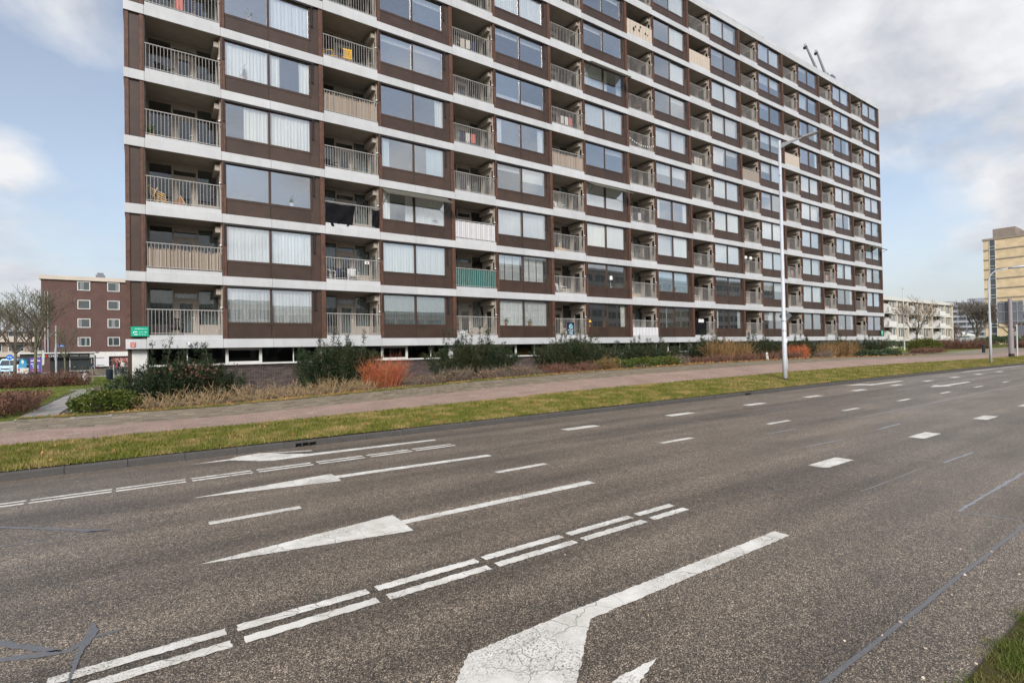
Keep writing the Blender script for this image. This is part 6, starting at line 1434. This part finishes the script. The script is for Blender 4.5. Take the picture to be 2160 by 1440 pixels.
# flagpole, second lamp, sign boards, bollard, bushes
fp = empty('flagpole', (100.2, 33.6, zg(100, 33))); tag(fp, 'thin white flagpole left of the budding tree', 'flagpole')
add('pole', MB().tube([(0, 0, 0), (0, 0, 9.8)], [.10, .05], 8).mesh('pole', 'white'), fp); add('finial', MB().lathe([(.03, 9.8), (.12, 9.88), (.12, 9.96), (.02, 10.05)], (0, 0, 0), 8).mesh('finial', 'lamp'), fp)
l2 = empty('street_lamp', (52.5, 12.1, zg(52.5, 12.1))); tag(l2, 'slim street lamp with a curved arm at the right', 'street lamp')
add('post', MB().tube([(0, 0, -.1), (0, 0, 2), (0, 0, 6.2), (.02, -.08, 6.6), (.1, -.35, 6.88), (.25, -.75, 7.0), (.4, -1.1, 7.04)], [.095, .085, .055, .05, .045, .04, .035], 10).mesh('post', 'lamp', True), l2)
m = MB(); m.tube([(.38, -1.05, 7.03), (.5, -1.35, 7.07), (.8, -2.05, 7.12), (.86, -2.2, 7.12)], [.05, .10, .09, .02], 8); add('lamp_head', m.mesh('lamp_head', 'lamphead', True), l2)
sb_ = empty('road_sign', (67.2, 14.0, zg(67.2, 14))); tag(sb_, 'large grey road sign seen from the back on a thick post', 'road sign')
add('post', MB().tube([(0, 0, -.1), (0, 0, 2.6), (0, 0, 2.62), (0, 0, 5.45)], [.21, .20, .17, .16], 12).mesh('post', 'mauve'), sb_); add('foot', MB().tube([(0, 0, -.1), (0, 0, .28)], .225, 12).mesh('foot', 'dark'), sb_)
for (a, c_) in ((-.95, -.01), (.01, .85)): add('panel', bx((a, c_, .22, .28, 3.15, 5.25)).mesh('panel', 'signback'), sb_)
m = MB(); [m.box(-.95, .85, .17, .22, z, z + .06) for z in (3.3, 4.2, 5.1)]; [m.box(x, x + .05, .19, .222, 3.16, 5.24) for x in (-.5, .42)]; add('stiffener', m.mesh('stiffener', 'lamphead'), sb_)
sb_.rotation_euler = (0, 0, -math.pi / 2)
s2 = empty('road_sign', (70.0, 13.9, zg(72, 14))); tag(s2, 'low wide grey sign board back at the right edge', 'road sign'); s2.rotation_euler = (0, 0, -math.pi / 2)
add('panel', bx((-.35, 1.05, .05, .10, 2.0, 3.0)).mesh('panel', 'signback'), s2)
for x in (-.25, .95): add('post', MB().tube([(x, 0, 0), (x, 0, 3.1)], .06, 8).mesh('post', 'lamp'), s2)
bo = empty('bollard', (78.1, 18.6, zg(78, 18.6))); tag(bo, 'short black bollard on the paving at right', 'bollard'); add('post', MB().lathe([(.16, 0), (.15, .1), (.14, .75), (.17, .78), (.16, .88), (.05, .92)], (0, 0, 0), 10).mesh('post', 'black'), bo)
leaf_bush('clipped_bush', (94.4, 29.2, zg(94, 29)), 5.4, 4.0, 1.75, 'ballgreen', 'rounded yellow-green clipped bush below the budding tree', 4200, .10, .16, 31, power=.75)
hedge('bare_hedge', (108, 29.5, zg(105, 29)), 14, 2.0, 1.35, 'redbrown', 'brown hedge right of the clipped round bush', 60, 201, -.3, (.02, .012), 'redbrown', 2600)
hedge('bare_hedge', (76.5, 23.4, zg(76, 24)), 6, 2.0, .5, 'redbrown', 'low brown hedge past the right end of the block', 80, 221, .0, (.014, .009), 'redbrown', 2200)
hedge('bare_hedge', (125, 22.5, zg(120, 23)), 14, 2.2, 1.1, 'redbrown', 'brown hedge under the grey road signs', 60, 241, -.2, (.03, .016), 'redbrown', 2400)
leaf_bush('green_hedge', (140, 30.5, .5), 26, 4, 2.0, 'deepgreen', 'dark green hedge in front of the yellow tower', 4200, .16, .26, 33, power=.3)
leaf_bush('green_hedge', (100, 38.5, .3), 34, 2.0, 1.75, 'deepgreen', 'dark green hedge in front of the white flats', 5200, .14, .22, 34, power=.25)
car((176, 51, .2), 1.3, 'carwhite', 'white car parked beyond the right end of the white flats', False, 1.2); car((186, 46, .2), 1.2, 'vanblue', 'blue car parked near the foot of the yellow tower', False, 1.2)
sh = empty('white_shed', (190, 52, -.5)); tag(sh, 'low white shed roofs between the white flats and the tower', 'shed'); add('wall', bx((0, 8, -4, 6, 0, 3.6)).mesh('wall', 'lamp'), sh); m = MB(); m.prism([(-4.2, 3.6), (6.2, 3.6), (1, 5.4)], 'x', -.3, 8.3); add('roof', m.mesh('roof', 'white'), sh)

# ================================================================== ACROSS THE ROAD (mirrored in the lower windows)
def opposite(name, x0, x1, y, st, mat, lab):
    ob = empty(name, (x0, y, 0)); tag(ob, lab, 'building'); L_ = x1 - x0; H2 = st * 2.95 + .8
    add('wall', bx((0, L_, -12, 0, 0, H2)).mesh('wall', mat), ob); add('roof', bx((-.3, L_ + .3, -12.3, .3, H2, H2 + .6)).mesh('roof', 'white'), ob)
    fm = MB(); pm_ = MB()
    for k in range(st):
        z = 1.0 + 2.95 * k
        add('floor_band', bx((0, L_, 0, .12, z - .75, z - .4)).mesh('floor_band', 'band'), ob)
        for j in range(int(L_ / 4.2)):
            x = .4 + 4.2 * j
            fm.box(x, x + 3.6, 0.0, .1, z, z + .12); fm.box(x, x + 3.6, .0, .1, z + 1.78, z + 1.9); fm.box(x, x + .12, .0, .1, z + .12, z + 1.78); fm.box(x + 1.75, x + 1.87, 0, .1, z + .12, z + 1.78); fm.box(x + 3.48, x + 3.6, 0, .1, z + .12, z + 1.78)
            pm_.box(x + .12, x + 3.48, .0, .04, z + .12, z + 1.78)
    tag(add('window_frames', fm.mesh('window_frames', 'beigewall'), ob), kind='stuff'); tag(add('window_panes', pm_.mesh('window_panes', 'farglass'), ob), kind='stuff')
opposite('opposite_flats', -60, 58, -46, 3, 'beigewall', 'low pale flats across the road mirrored in the lowest windows at left')
opposite('opposite_flats', 64, 182, -46, 7, 'beigewall', 'tall pale flats across the road mirrored in the lower windows at right')
for k, (x, y, h) in enumerate([(66, -30, 7.5), (96, -30, 8)]):
    tree((x, y, 0), h, .6, 'bare tree across the road mirrored in the lower windows, ' + ('left', 'right')[k] + ' of two', 60 + k, .3, .2, 'bark', 5, twigr=.03)
